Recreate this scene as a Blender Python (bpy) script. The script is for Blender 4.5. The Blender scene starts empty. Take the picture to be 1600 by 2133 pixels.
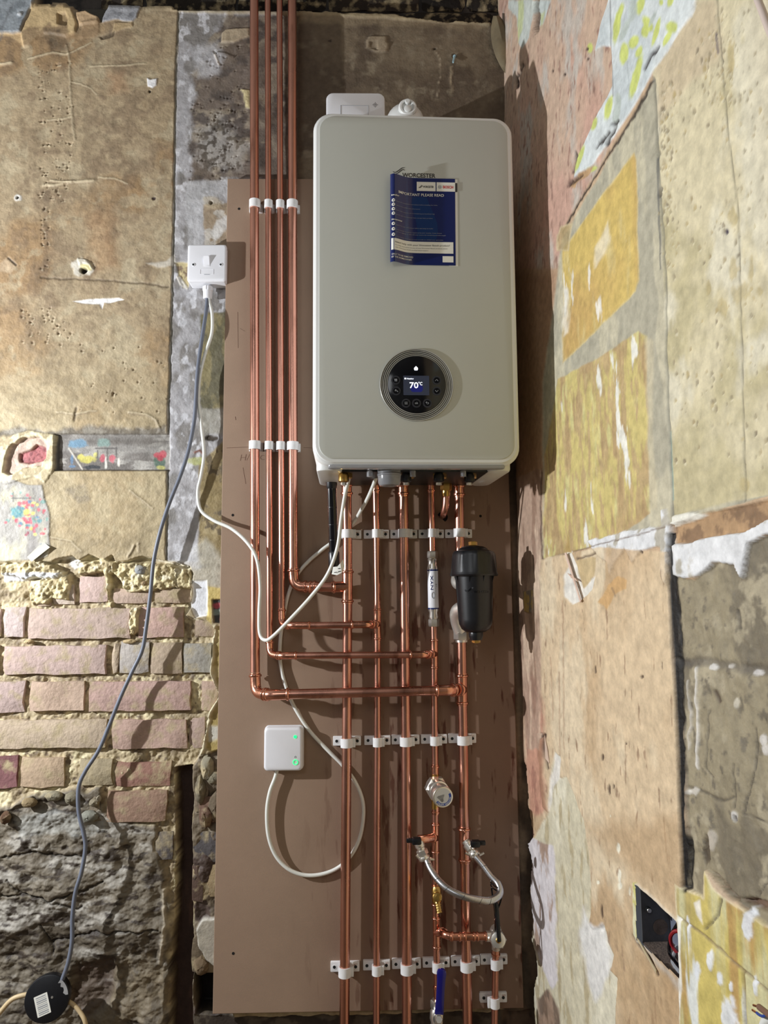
import bpy, math, random
import numpy as np
from mathutils import Vector, Matrix

# ------------------------------------------------------------------ camera
F = 1500.0; TH = math.radians(6.5); PS = math.radians(1.1); RO = math.radians(.45)
DIST = 1.72; EYE = 1.45
fw = np.array([math.sin(PS)*math.cos(TH), math.cos(PS)*math.cos(TH), math.sin(TH)])
_r = np.array([math.cos(PS), -math.sin(PS), 0.]); _u = np.cross(_r, fw)
RT = _r*math.cos(RO) - _u*math.sin(RO); UP = _u*math.cos(RO) + _r*math.sin(RO)
CAM = np.array([0, -DIST, EYE])
cd = bpy.data.cameras.new('camera'); cam = bpy.data.objects.new('camera', cd)
bpy.context.scene.collection.objects.link(cam)
cam.matrix_world = Matrix(((RT[0], UP[0], -fw[0], CAM[0]), (RT[1], UP[1], -fw[1], CAM[1]), (RT[2], UP[2], -fw[2], CAM[2]), (0, 0, 0, 1)))
cd.sensor_fit = 'HORIZONTAL'; cd.sensor_width = 36; cd.lens = F*36/1600; cd.clip_start = .02
bpy.context.scene.camera = cam

# ------------------------------------------------------------------ light and exposure
S = bpy.context.scene
S.view_settings.view_transform = 'Standard'; S.view_settings.look = 'None'
S.view_settings.exposure = 0.0; S.view_settings.gamma = 1; S.view_settings.use_curve_mapping = False
world = bpy.data.worlds.new('world'); S.world = world; world.use_nodes = True
world.node_tree.nodes['Background'].inputs[0].default_value = (.75, .8, .9, 1)
world.node_tree.nodes['Background'].inputs[1].default_value = .08
def lamp(name, kind, loc, energy, color, size, target=None):
    l = bpy.data.lights.new(name, kind); l.energy = energy; l.color = color
    if kind == 'AREA': l.size = size
    else: l.shadow_soft_size = size
    o = bpy.data.objects.new(name, l); S.collection.objects.link(o); o.location = loc
    if target is not None:
        o.rotation_euler = (Vector(target)-Vector(loc)).to_track_quat('-Z', 'Y').to_euler()
    return o
lamp('work_lamp', 'POINT', (-1.72, -.68, 1.71), 150, (.95, .97, 1.0), .016)
lamp('fill_light', 'AREA', (-.9, -2.6, 2.5), 6, (.96, .98, 1.0), .7, (0, 0, 1.5))  # soft fill added behind the camera, not a fitting of the room

# ------------------------------------------------------------------ geometry helpers
def ray(px, py): return fw*F + RT*(px-800) + UP*(1066.5-py)
def W(px, py, off=0.):
    """point of the back wall (off metres in front of it) behind a photo pixel"""
    d = ray(px, py); t = (-off-CAM[1])/d[1]; return CAM + d*t
def proj(P):
    v = P-CAM; z = v@fw; return 800+F*(v@RT)/z, 1066.5-F*(v@UP)/z
CX = W(1076, 1100)[0]
_d = ray(668, 1237); _d[2] = 0; RD = _d/np.linalg.norm(_d)          # right wall runs along RD, away from the camera
RN = np.array([-RD[1], RD[0], 0.])                                   # its normal, towards the room
if RN[0] > 0: RN = -RN
RC = np.array([CX, 0, 0.])
def Rw(px, py, off=0.):
    d = ray(px, py); t = (((RC+RN*off)-CAM)@RN)/(d@RN); return CAM + d*t

rng = np.random.RandomState(4)
_T = rng.rand(256, 256)
def vn(x, y, seed=0):
    x = np.asarray(x, float)+seed*17.31; y = np.asarray(y, float)+seed*5.77
    xi = np.floor(x).astype(int); yi = np.floor(y).astype(int); fx = x-xi; fy = y-yi
    fx = fx*fx*(3-2*fx); fy = fy*fy*(3-2*fy)
    a = _T[xi & 255, yi & 255]; b = _T[(xi+1) & 255, yi & 255]; c = _T[xi & 255, (yi+1) & 255]; d = _T[(xi+1) & 255, (yi+1) & 255]
    return (a*(1-fx)+b*fx)*(1-fy) + (c*(1-fx)+d*fx)*fy
def fbm(x, y, sc, seed=0, o=4):
    s = 0; w = 0; a = 1.
    for k in range(o):
        s = s + a*vn(x*sc, y*sc, seed+k*3.1); w += a; a *= .5; sc *= 2.07
    return s/w
def lin(c):
    c = np.asarray(c, float)/255.
    return np.where(c <= .04045, c/12.92, ((c+.055)/1.055)**2.4)
def sst(x, a, b):
    t = np.clip((x-a)/(b-a), 0, 1); return t*t*(3-2*t)

class MB:
    def __init__(s): s.v = []; s.f = []
    def add(s, vs, fs):
        n = len(s.v); s.v += [tuple(map(float, p)) for p in vs]; s.f += [tuple(i+n for i in f) for f in fs]
def _perp(t):
    a = np.array([0, 0, 1.]) if abs(t[2]) < .9 else np.array([0, 1., 0])
    n = np.cross(a, t); return n/np.linalg.norm(n)
def sweep(mb, pts, radii, seg=16, cap=True, flat=1.0):
    pts = [np.asarray(p, float) for p in pts]; n = len(pts)
    if not hasattr(radii, '__len__'): radii = [radii]*n
    N = None; vs = []
    for i in range(n):
        t = pts[min(i+1, n-1)]-pts[max(i-1, 0)]; L = np.linalg.norm(t)
        t = t/L if L > 1e-9 else T
        T = t
        N = _perp(t) if N is None else N - t*(N@t)
        N = N/np.linalg.norm(N); B = np.cross(t, N)
        for k in range(seg):
            a = 2*math.pi*k/seg
            vs.append(pts[i]+radii[i]*(N*math.cos(a)+B*math.sin(a)*flat))
    fs = [(i*seg+k, i*seg+(k+1) % seg, (i+1)*seg+(k+1) % seg, (i+1)*seg+k) for i in range(n-1) for k in range(seg)]
    if cap:
        fs.append(tuple(reversed(range(seg)))); fs.append(tuple((n-1)*seg+k for k in range(seg)))
    mb.add(vs, fs)
def lathe(mb, a, b, prof, seg=20, cap=True):
    """prof = [(metres from a towards b, radius)]"""
    a = np.asarray(a, float); b = np.asarray(b, float); d = b-a; d = d/np.linalg.norm(d)
    N = _perp(d); B = np.cross(d, N); vs = []
    for t, r in prof:
        for k in range(seg):
            g = 2*math.pi*k/seg; vs.append(a+d*t+r*(N*math.cos(g)+B*math.sin(g)))
    n = len(prof)
    fs = [(i*seg+k, i*seg+(k+1) % seg, (i+1)*seg+(k+1) % seg, (i+1)*seg+k) for i in range(n-1) for k in range(seg)]
    if cap:
        fs.append(tuple(reversed(range(seg)))); fs.append(tuple((n-1)*seg+k for k in range(seg)))
    mb.add(vs, fs)
def hexnut(mb, a, b, r, ch=.12):
    a = np.asarray(a, float); b = np.asarray(b, float); L = np.linalg.norm(b-a)
    lathe(mb, a, b, [(0, r*(1-ch)), (L*.12, r), (L*.88, r), (L, r*(1-ch))], 6)
def prism(mb, o, ax, ay, az, outline, z0, z1, bev=0., steps=2):
    """outline (list of 2d) extruded from z0 to z1 along az, front edge rounded by bev"""
    o, ax, ay, az = [np.asarray(q, float) for q in (o, ax, ay, az)]
    P = np.array(outline, float); n = len(P)
    c = P.mean(0); lo, hi = P.min(0), P.max(0); half = (hi-lo)/2; mid = (lo+hi)/2
    def ins(e): return mid+(P-mid)*np.maximum(half-e, 1e-5)/half
    lv = [(0., z0)]
    for k in range(steps+1):
        g = math.pi/2*k/steps; lv.append((bev*(1-math.cos(g)), z1-bev+bev*math.sin(g)))
    if bev == 0: lv = [(0., z0), (0., z1)]
    vs = []
    for e, z in lv:
        for q in ins(e): vs.append(o+ax*q[0]+ay*q[1]+az*z)
    m = len(lv)
    fs = [(i*n+k, i*n+(k+1) % n, (i+1)*n+(k+1) % n, (i+1)*n+k) for i in range(m-1) for k in range(n)]
    fs.append(tuple(reversed(range(n)))); fs.append(tuple((m-1)*n+k for k in range(n)))
    mb.add(vs, fs)
def rrect(w, h, r, n=6, cx=0, cy=0):
    p = []
    for sx, sy, a0 in ((1, 1, 0), (-1, 1, 90), (-1, -1, 180), (1, -1, 270)):
        for k in range(n+1):
            a = math.radians(a0+90*k/n); p.append((cx+sx*(w/2-r)+r*math.cos(a), cy+sy*(h/2-r)+r*math.sin(a)))
    return p
def circle(r, n=24, cx=0, cy=0): return [(cx+r*math.cos(2*math.pi*k/n), cy+r*math.sin(2*math.pi*k/n)) for k in range(n)]
X_, Y_, Z_ = np.eye(3)
def box(mb, lo, hi, bev=0.):
    lo = np.array(lo, float); hi = np.array(hi, float); c = (lo+hi)/2; w = hi-lo
    prism(mb, c, X_, Z_, -Y_, [(w[0]/2, w[2]/2), (-w[0]/2, w[2]/2), (-w[0]/2, -w[2]/2), (w[0]/2, -w[2]/2)], -w[1]/2, w[1]/2, bev)
def spline(P, n=8):
    P = [np.asarray(p, float) for p in P]; out = []
    Q = [2*P[0]-P[1]]+P+[2*P[-1]-P[-2]]
    for i in range(1, len(Q)-2):
        for k in range(n):
            t = k/n; a, b, c, d = Q[i-1:i+3]
            out.append(.5*((2*b)+(c-a)*t+(2*a-5*b+4*c-d)*t*t+(3*b-a-3*c+d)*t**3))
    out.append(P[-1]); return out
def bend(P, r, n=6):
    """polyline with every inner corner rounded to radius about r"""
    P = [np.asarray(p, float) for p in P]; out = [P[0]]
    for i in range(1, len(P)-1):
        a = P[i-1]-P[i]; b = P[i+1]-P[i]; la, lb = np.linalg.norm(a), np.linalg.norm(b)
        q = min(r, la*.49, lb*.49); s = P[i]+a/la*q; e = P[i]+b/lb*q
        for k in range(n+1):
            t = k/n; out.append(s*(1-t)**2+P[i]*2*t*(1-t)+e*t*t)
    out.append(P[-1]); return out

# ------------------------------------------------------------------ object helpers
C = S.collection; ORG = {}
def thing(name, label, cat, loc=(0, 0, 0), group=None):
    o = bpy.data.objects.new(name, None); C.objects.link(o); o.location = tuple(loc); o.empty_display_size = .02
    o['label'] = label; o['category'] = cat
    if group: o['group'] = group
    ORG[o.name] = np.asarray(loc, float); return o
def obj(name, mb, mat, parent=None, label=None, smooth=35, org=None, color=None):
    me = bpy.data.meshes.new(name)
    o0 = ORG.get(parent.name, np.zeros(3)) if parent is not None else (np.zeros(3) if org is None else np.asarray(org, float))
    me.from_pydata([tuple(np.array(v)-o0) for v in mb.v], [], mb.f)
    me.update(); me.materials.append(mat)
    if smooth:
        me.shade_smooth(); me.set_sharp_from_angle(angle=math.radians(smooth))
    o = bpy.data.objects.new(name, me); C.objects.link(o)
    if parent is not None: o.parent = parent
    else: o.location = tuple(o0)
    ORG[o.name] = o0
    if label: o['label'] = label
    if color is not None: o.color = (*lin(color), 1)
    return o
def tag(o, label, cat, group=None):
    o['label'] = label; o['category'] = cat
    if group: o['group'] = group
    return o
def dup(root, loc, label, rotz=None, group=None):
    r = root.copy(); C.objects.link(r); r.location = tuple(loc); r['label'] = label
    if rotz is not None: r.rotation_euler = (0, 0, rotz)
    if group: r['group'] = group
    for ch in list(root.children):
        c = ch.copy(); C.objects.link(c); c.parent = r
        for g in ch.children:
            d = g.copy(); C.objects.link(d); d.parent = c
    return r
_tc = bpy.data.curves.new('t', 'FONT'); _to = bpy.data.objects.new('t', _tc); C.objects.link(_to)
def text(s, place, width=None, cap=None, bold=0., align='L', name='lettering', mat=None, parent=None, label=None, org=None):
    """lettering as a thin mesh; place(x, y) maps flat metres to a point"""
    _tc.body = s; _tc.size = 1.; _tc.offset = bold; _tc.resolution_u = 3
    bpy.context.view_layer.update()
    me = bpy.data.meshes.new_from_object(_to.evaluated_get(bpy.context.evaluated_depsgraph_get()))
    n = len(me.vertices); co = np.zeros(n*3); me.vertices.foreach_get('co', co); co = co.reshape(-1, 3)
    lo, hi = co.min(0), co.max(0)
    sc = width/(hi[0]-lo[0]) if width else cap/.69
    sy = cap/.69 if cap else sc
    x = (co[:, 0]-lo[0])*sc; y = co[:, 1]*sy; w = (hi[0]-lo[0])*sc
    x -= {'L': 0, 'C': w/2, 'R': w}[align]
    mb = MB(); mb.v = [tuple(place(a, b)) for a, b in zip(x, y)]
    mb.f = [tuple(p.vertices) for p in me.polygons]
    bpy.data.meshes.remove(me)
    return obj(name, mb, mat, parent, label, smooth=0, org=org)

# ------------------------------------------------------------------ materials
def nt(name):
    m = bpy.data.materials.new(name); m.use_nodes = True; t = m.node_tree
    return m, t, t.nodes['Principled BSDF']
def mat(name, col, rough=.5, metal=0., var=.0, scale=40., bump=0., bscale=200., emit=None, coat=0., stretch=None, spec=.5, objcol=False, rvar=0., dirt=None, trans=0., attr=None):
    m, t, b = nt(name); N = t.nodes; L = t.links
    c = (*lin(col), 1)
    b.inputs['Roughness'].default_value = rough; b.inputs['Metallic'].default_value = metal
    b.inputs['Specular IOR Level'].default_value = spec; b.inputs['Coat Weight'].default_value = coat
    b.inputs['Transmission Weight'].default_value = trans
    b.inputs['Base Color'].default_value = c
    tc = N.new('ShaderNodeTexCoord'); mp = N.new('ShaderNodeMapping'); L.new(tc.outputs['Object'], mp.inputs[0])
    if stretch: mp.inputs['Scale'].default_value = stretch
    src = None
    if objcol: q = N.new('ShaderNodeObjectInfo'); src = q.outputs['Color']
    if attr: q = N.new('ShaderNodeAttribute'); q.attribute_name = attr; src = q.outputs['Color']
    if var or src:
        nz = N.new('ShaderNodeTexNoise'); nz.inputs['Scale'].default_value = scale; nz.inputs['Detail'].default_value = 5; nz.inputs['Roughness'].default_value = .62
        L.new(mp.outputs[0], nz.inputs[0])
        mr = N.new('ShaderNodeMapRange'); mr.inputs[1].default_value = .28; mr.inputs[2].default_value = .72
        mr.inputs[3].default_value = 1-var; mr.inputs[4].default_value = 1+var; L.new(nz.outputs[0], mr.inputs[0])
        mx = N.new('ShaderNodeVectorMath'); mx.operation = 'SCALE'
        if src: L.new(src, mx.inputs[0])
        else: mx.inputs[0].default_value = c[:3]
        L.new(mr.outputs[0], mx.inputs['Scale']); out = mx.outputs[0]
        if dirt:
            dcol, dlo, dhi, dsc, dst = dirt
            m2 = N.new('ShaderNodeMapping'); m2.inputs['Scale'].default_value = dst; L.new(tc.outputs['Object'], m2.inputs[0])
            n2 = N.new('ShaderNodeTexNoise'); n2.inputs['Scale'].default_value = dsc; n2.inputs['Detail'].default_value = 6; L.new(m2.outputs[0], n2.inputs[0])
            r2 = N.new('ShaderNodeMapRange'); r2.inputs[1].default_value = dlo; r2.inputs[2].default_value = dhi; L.new(n2.outputs[0], r2.inputs[0])
            x2 = N.new('ShaderNodeMix'); x2.data_type = 'RGBA'; L.new(r2.outputs[0], x2.inputs[0]); L.new(out, x2.inputs[6]); x2.inputs[7].default_value = (*lin(dcol), 1)
            out = x2.outputs[2]
        L.new(out, b.inputs['Base Color'])
        if rvar:
            r3 = N.new('ShaderNodeMapRange'); r3.inputs[3].default_value = max(.02, rough-rvar); r3.inputs[4].default_value = rough+rvar
            r3.inputs[1].default_value = .3; r3.inputs[2].default_value = .7
            L.new(nz.outputs[0], r3.inputs[0]); L.new(r3.outputs[0], b.inputs['Roughness'])
    if bump:
        nb = N.new('ShaderNodeTexNoise'); nb.inputs['Scale'].default_value = bscale; nb.inputs['Detail'].default_value = 6; L.new(mp.outputs[0], nb.inputs[0])
        bp = N.new('ShaderNodeBump'); bp.inputs['Strength'].default_value = .8; bp.inputs['Distance'].default_value = bump
        L.new(nb.outputs[0], bp.inputs['Height']); L.new(bp.outputs[0], b.inputs['Normal'])
    if emit:
        b.inputs['Emission Color'].default_value = (*lin(emit[0]), 1); b.inputs['Emission Strength'].default_value = emit[1]
    return m
M = {}
M['wall'] = mat('old_plaster', (160, 140, 105), .62, var=.22, scale=55, bump=.0013, bscale=190, attr='paint', spec=.35)
M['brick'] = mat('old_brick', (150, 110, 95), .85, var=.16, scale=60, bump=.003, bscale=110, objcol=True, spec=.2, dirt=((170, 156, 124), .5, .72, 34, (1, 1, 1)))
M['copper'] = mat('copper', (208, 152, 133), .28, 1., var=.16, scale=14, stretch=(1, 1, .25), rvar=.09, dirt=((120, 72, 54), .6, .78, 30, (1, 1, .2)))
M['fitting'] = mat('bright_copper', (222, 160, 136), .22, 1., var=.12, scale=60, rvar=.07)
M['brass'] = mat('brass', (196, 160, 92), .28, 1., var=.1)
M['chrome'] = mat('nickel_plate', (226, 222, 214), .3, .9, var=.08)
M['arm'] = mat('satin_nickel', (226, 222, 214), .38, .75, var=.05)
M['braid'] = mat('braided_steel', (190, 190, 192), .3, 1., var=.25, scale=700)
M['white'] = mat('white_plastic', (226, 227, 232), .35, var=.02, scale=20)
M['clip'] = mat('clip_plastic', (226, 226, 226), .42, var=.07, scale=90, dirt=((150, 110, 90), .62, .75, 60, (1, 1, 1)))
M['case'] = mat('white_casing', (222, 224, 222), .32, var=.01)
M['panel'] = mat('matt_front_panel', (186, 188, 180), .5, var=.015, scale=8)
M['clear'] = mat('frosted_plastic', (215, 218, 224), .15, trans=.75)
M['black'] = mat('black_plastic', (19, 20, 24), .34, var=.2, scale=150, bump=.00008, bscale=500)
M['gloss'] = mat('gloss_black', (8, 9, 14), .12, var=.1)
M['dark'] = mat('dark_metal', (46, 48, 50), .45, .6, var=.2)
M['grey'] = mat('grey_cable', (104, 110, 124), .45, var=.08)
M['cable'] = mat('white_cable', (226, 228, 222), .4, var=.03)
M['cream'] = mat('old_cream_cable', (200, 178, 138), .5, var=.1)
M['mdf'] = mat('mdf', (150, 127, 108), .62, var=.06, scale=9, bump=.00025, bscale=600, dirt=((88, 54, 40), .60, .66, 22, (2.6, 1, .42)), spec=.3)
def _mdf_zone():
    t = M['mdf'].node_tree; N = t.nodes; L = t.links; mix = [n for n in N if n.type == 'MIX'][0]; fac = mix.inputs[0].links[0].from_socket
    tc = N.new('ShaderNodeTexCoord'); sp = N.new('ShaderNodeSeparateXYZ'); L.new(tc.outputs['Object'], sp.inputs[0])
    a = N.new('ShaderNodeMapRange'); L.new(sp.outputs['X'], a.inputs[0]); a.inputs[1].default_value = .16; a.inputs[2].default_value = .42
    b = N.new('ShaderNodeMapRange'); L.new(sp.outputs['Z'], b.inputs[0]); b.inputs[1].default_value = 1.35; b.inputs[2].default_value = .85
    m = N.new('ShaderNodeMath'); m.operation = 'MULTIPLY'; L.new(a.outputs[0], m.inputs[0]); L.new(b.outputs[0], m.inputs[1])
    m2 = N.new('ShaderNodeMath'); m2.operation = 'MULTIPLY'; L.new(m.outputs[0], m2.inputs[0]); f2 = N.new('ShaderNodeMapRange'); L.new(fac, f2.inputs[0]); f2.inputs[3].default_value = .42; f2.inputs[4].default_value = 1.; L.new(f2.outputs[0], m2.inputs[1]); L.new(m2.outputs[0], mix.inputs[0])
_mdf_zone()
M['navy'] = mat('navy_print', (16, 32, 92), .22, coat=.3)
M['teal'] = mat('teal_print', (10, 48, 104), .22, coat=.3)
M['paper'] = mat('paper_white', (232, 232, 224), .4)
M['ink'] = mat('dark_ink', (48, 44, 42), .5)
M['red_ink'] = mat('red_ink', (196, 28, 40), .5)
M['blue_ink'] = mat('blue_ink', (28, 66, 150), .45)
M['steel'] = mat('brushed_ring', (196, 196, 190), .3, .5)
M['screen'] = mat('screen_glass', (30, 33, 42), .3, emit=((60, 66, 84), .35))
M['glow'] = mat('lit_digits', (240, 244, 255), .4, emit=((235, 242, 255), 1.4))
M['screenblue'] = mat('lit_blue', (20, 24, 80), .3, emit=((24, 30, 110), .5))
M['led'] = mat('green_led', (30, 220, 120), .4, emit=((40, 255, 130), 1.3))
M['glyph'] = mat('grey_glyph', (150, 154, 160), .5)
M['btn'] = mat('button_pad', (44, 46, 54), .35)
M['lever'] = mat('blue_lever', (14, 16, 110), .3, coat=.4)
M['redwire'] = mat('red_wire', (140, 24, 34), .4)
M['pencil'] = mat('pencil_line', (112, 86, 70), .8)
M['plain'] = mat('room_paint', (132, 130, 126), .85, var=.08, scale=2)
M['floor'] = mat('dusty_boards', (96, 80, 64), .8, var=.2, scale=5)
M['plug'] = mat('wall_plug', (160, 190, 200), .4)
M['hole'] = mat('hole_dark', (14, 11, 9), .95)

# ------------------------------------------------------------------ painted, modelled wall surfaces
class Painter:
    def __init__(s, px, py, u, v, base):
        s.x, s.y, s.u, s.v = px, py, u, v
        s.c = np.tile(lin(base), (len(px), 1)); s.h = np.zeros(len(px))
    def sd(s, poly, jit=0., seed=0, jsc=30.):
        P = np.array(poly, float); lo = P.min(0)-jit-25; hi = P.max(0)+jit+25
        idx = np.where((s.x > lo[0]) & (s.x < hi[0]) & (s.y > lo[1]) & (s.y < hi[1]))[0]
        x = s.x[idx]; y = s.y[idx]
        if jit:
            x = x+(fbm(s.u[idx], s.v[idx], jsc, seed+1, 4)-.5)*2*jit; y = y+(fbm(s.u[idx], s.v[idx], jsc, seed+40, 4)-.5)*2*jit
        d = np.full(len(x), 1e9); ins = np.zeros(len(x), bool)
        for (ax, ay), (bx, by) in zip(P, np.roll(P, -1, 0)):
            ex, ey = bx-ax, by-ay; t = np.clip(((x-ax)*ex+(y-ay)*ey)/(ex*ex+ey*ey+1e-9), 0, 1)
            d = np.minimum(d, np.hypot(x-ax-ex*t, y-ay-ey*t))
            ins ^= ((ay > y) != (by > y)) & (x < ex*(y-ay)/(ey+1e-12 if ey >= 0 else ey-1e-12)+ax)
        return idx, np.where(ins, -d, d)
    def area(s, poly, col=None, a=1., soft=1.5, jit=0., seed=0, jsc=30., h=None, dh=None, mot=None, rim=None):
        """paint a region; h sets and dh adds height; mot=(colour, scale, lo, hi, seed, (su, sv)) mottles it; rim=(colour, width px)"""
        idx, d = s.sd(poly, jit, seed, jsc)
        m = 1-sst(d, -soft, soft)
        k = m > .002; idx = idx[k]; m = m[k]; d = d[k]
        if h is not None: s.h[idx] = s.h[idx]*(1-m)+h*m
        if dh is not None: s.h[idx] += dh*m
        if col is not None:
            cc = np.tile(lin(col), (len(idx), 1))
            if mot:
                for q in (mot if isinstance(mot, list) else [mot]):
                    mc, sc, lo, hi, sdd, (su, sv) = q
                    w = sst(fbm(s.u[idx]*su, s.v[idx]*sv, sc, sdd, 5), lo, hi)[:, None]; cc = cc*(1-w)+lin(mc)*w
            s.c[idx] = s.c[idx]*(1-(m*a)[:, None])+cc*(m*a)[:, None]
        if rim:
            w = (np.exp(-(d/rim[1])**2)*m*(rim[2] if len(rim) > 2 else 1.))[:, None]; s.c[idx] = s.c[idx]*(1-w)+lin(rim[0])*w
    def line(s, pts, wid, col=None, dh=0., a=1., jit=0., seed=0):
        P = np.array(pts, float); lo = P.min(0)-wid*3-jit; hi = P.max(0)+wid*3+jit
        idx = np.where((s.x > lo[0]) & (s.x < hi[0]) & (s.y > lo[1]) & (s.y < hi[1]))[0]
        x = s.x[idx]; y = s.y[idx]
        if jit:
            x = x+(fbm(s.u[idx], s.v[idx], 60, seed, 3)-.5)*2*jit; y = y+(fbm(s.u[idx], s.v[idx], 60, seed+9, 3)-.5)*2*jit
        d = np.full(len(x), 1e9)
        for (ax, ay), (bx, by) in zip(P[:-1], P[1:]):
            ex, ey = bx-ax, by-ay; t = np.clip(((x-ax)*ex+(y-ay)*ey)/(ex*ex+ey*ey+1e-9), 0, 1)
            d = np.minimum(d, np.hypot(x-ax-ex*t, y-ay-ey*t))
        m = np.exp(-(d/wid)**2)
        s.h[idx] += dh*m
        if col is not None: s.c[idx] = s.c[idx]*(1-(m*a)[:, None])+lin(col)*(m*a)[:, None]
    def blob(s, x, y, rx, ry, col=None, dh=0., a=1., jit=.35, seed=0, rot=0, sharp=.25):
        R = max(rx, ry)*1.9; idx = np.where((abs(s.x-x) < R) & (abs(s.y-y) < R))[0]
        dx = s.x[idx]-x; dy = s.y[idx]-y; c, n = math.cos(rot), math.sin(rot)
        q = np.hypot((dx*c+dy*n)/rx, (-dx*n+dy*c)/ry)+(fbm(s.u[idx], s.v[idx], 90, seed+x*.13, 3)-.5)*2*jit
        m = 1-sst(q, 1-sharp, 1+sharp)
        s.h[idx] += dh*m
        if col is not None: s.c[idx] = s.c[idx]*(1-(m*a)[:, None])+lin(col)*(m*a)[:, None]
    def all(s, sel, col, w):
        w = (w*sel)[:, None]; s.c = s.c*(1-w)+lin(col)*w

def grid_wall(name, G, fn, paint, cut=None, kind='structure'):
    a, z = G; A, Zz = np.meshgrid(a, z); A = A.ravel(); Zz = Zz.ravel()
    base, nrm = fn(A, Zz)
    px, py = proj_many(base)
    P = Painter(px, py, A, Zz, (150, 130, 100)); paint(P)
    g = P.c.mean(1)[:, None]; P.c = (P.c*.80+g*.20)*1.06
    co = base+nrm*P.h[:, None]
    na, nz = len(a), len(z)
    i = np.arange((nz-1)*(na-1)); r = i//(na-1); c = i % (na-1); v0 = r*na+c
    F4 = np.stack([v0, v0+1, v0+na+1, v0+na], 1)
    if cut is not None:
        idx, d = P.sd(cut); bad = np.zeros(len(A), bool); bad[idx[d < 0]] = True
        F4 = F4[~bad[F4].any(1)]
    me = bpy.data.meshes.new(name); n = len(co); m = len(F4)
    me.vertices.add(n); me.vertices.foreach_set('co', co.ravel().astype(np.float32))
    me.loops.add(m*4); me.loops.foreach_set('vertex_index', F4.ravel().astype(np.int32))
    me.polygons.add(m); me.polygons.foreach_set('loop_start', np.arange(m, dtype=np.int32)*4)
    me.polygons.foreach_set('use_smooth', np.ones(m, bool))
    at = me.color_attributes.new('paint', 'FLOAT_COLOR', 'POINT')
    at.data.foreach_set('color', np.concatenate([np.clip(P.c, 0, 1), np.ones((n, 1))], 1).ravel().astype(np.float32))
    me.update(calc_edges=True); me.validate(); me.materials.append(M['wall'])
    o = bpy.data.objects.new(name, me); C.objects.link(o); o['kind'] = kind; ORG[o.name] = np.zeros(3)
    return o, P
def proj_many(P):
    v = P-CAM; z = v@fw; z = np.where(z < .05, .05, z); return 800+F*(v@RT)/z, 1066.5-F*(v@UP)/z
def axis(bps):
    """[(start, step), ..., (end, None)] -> coordinates"""
    out = []
    for (a, st), (b, _) in zip(bps[:-1], bps[1:]): out += list(np.arange(a, b-st*.3, st))
    return np.array(out+[bps[-1][0]])

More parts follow.
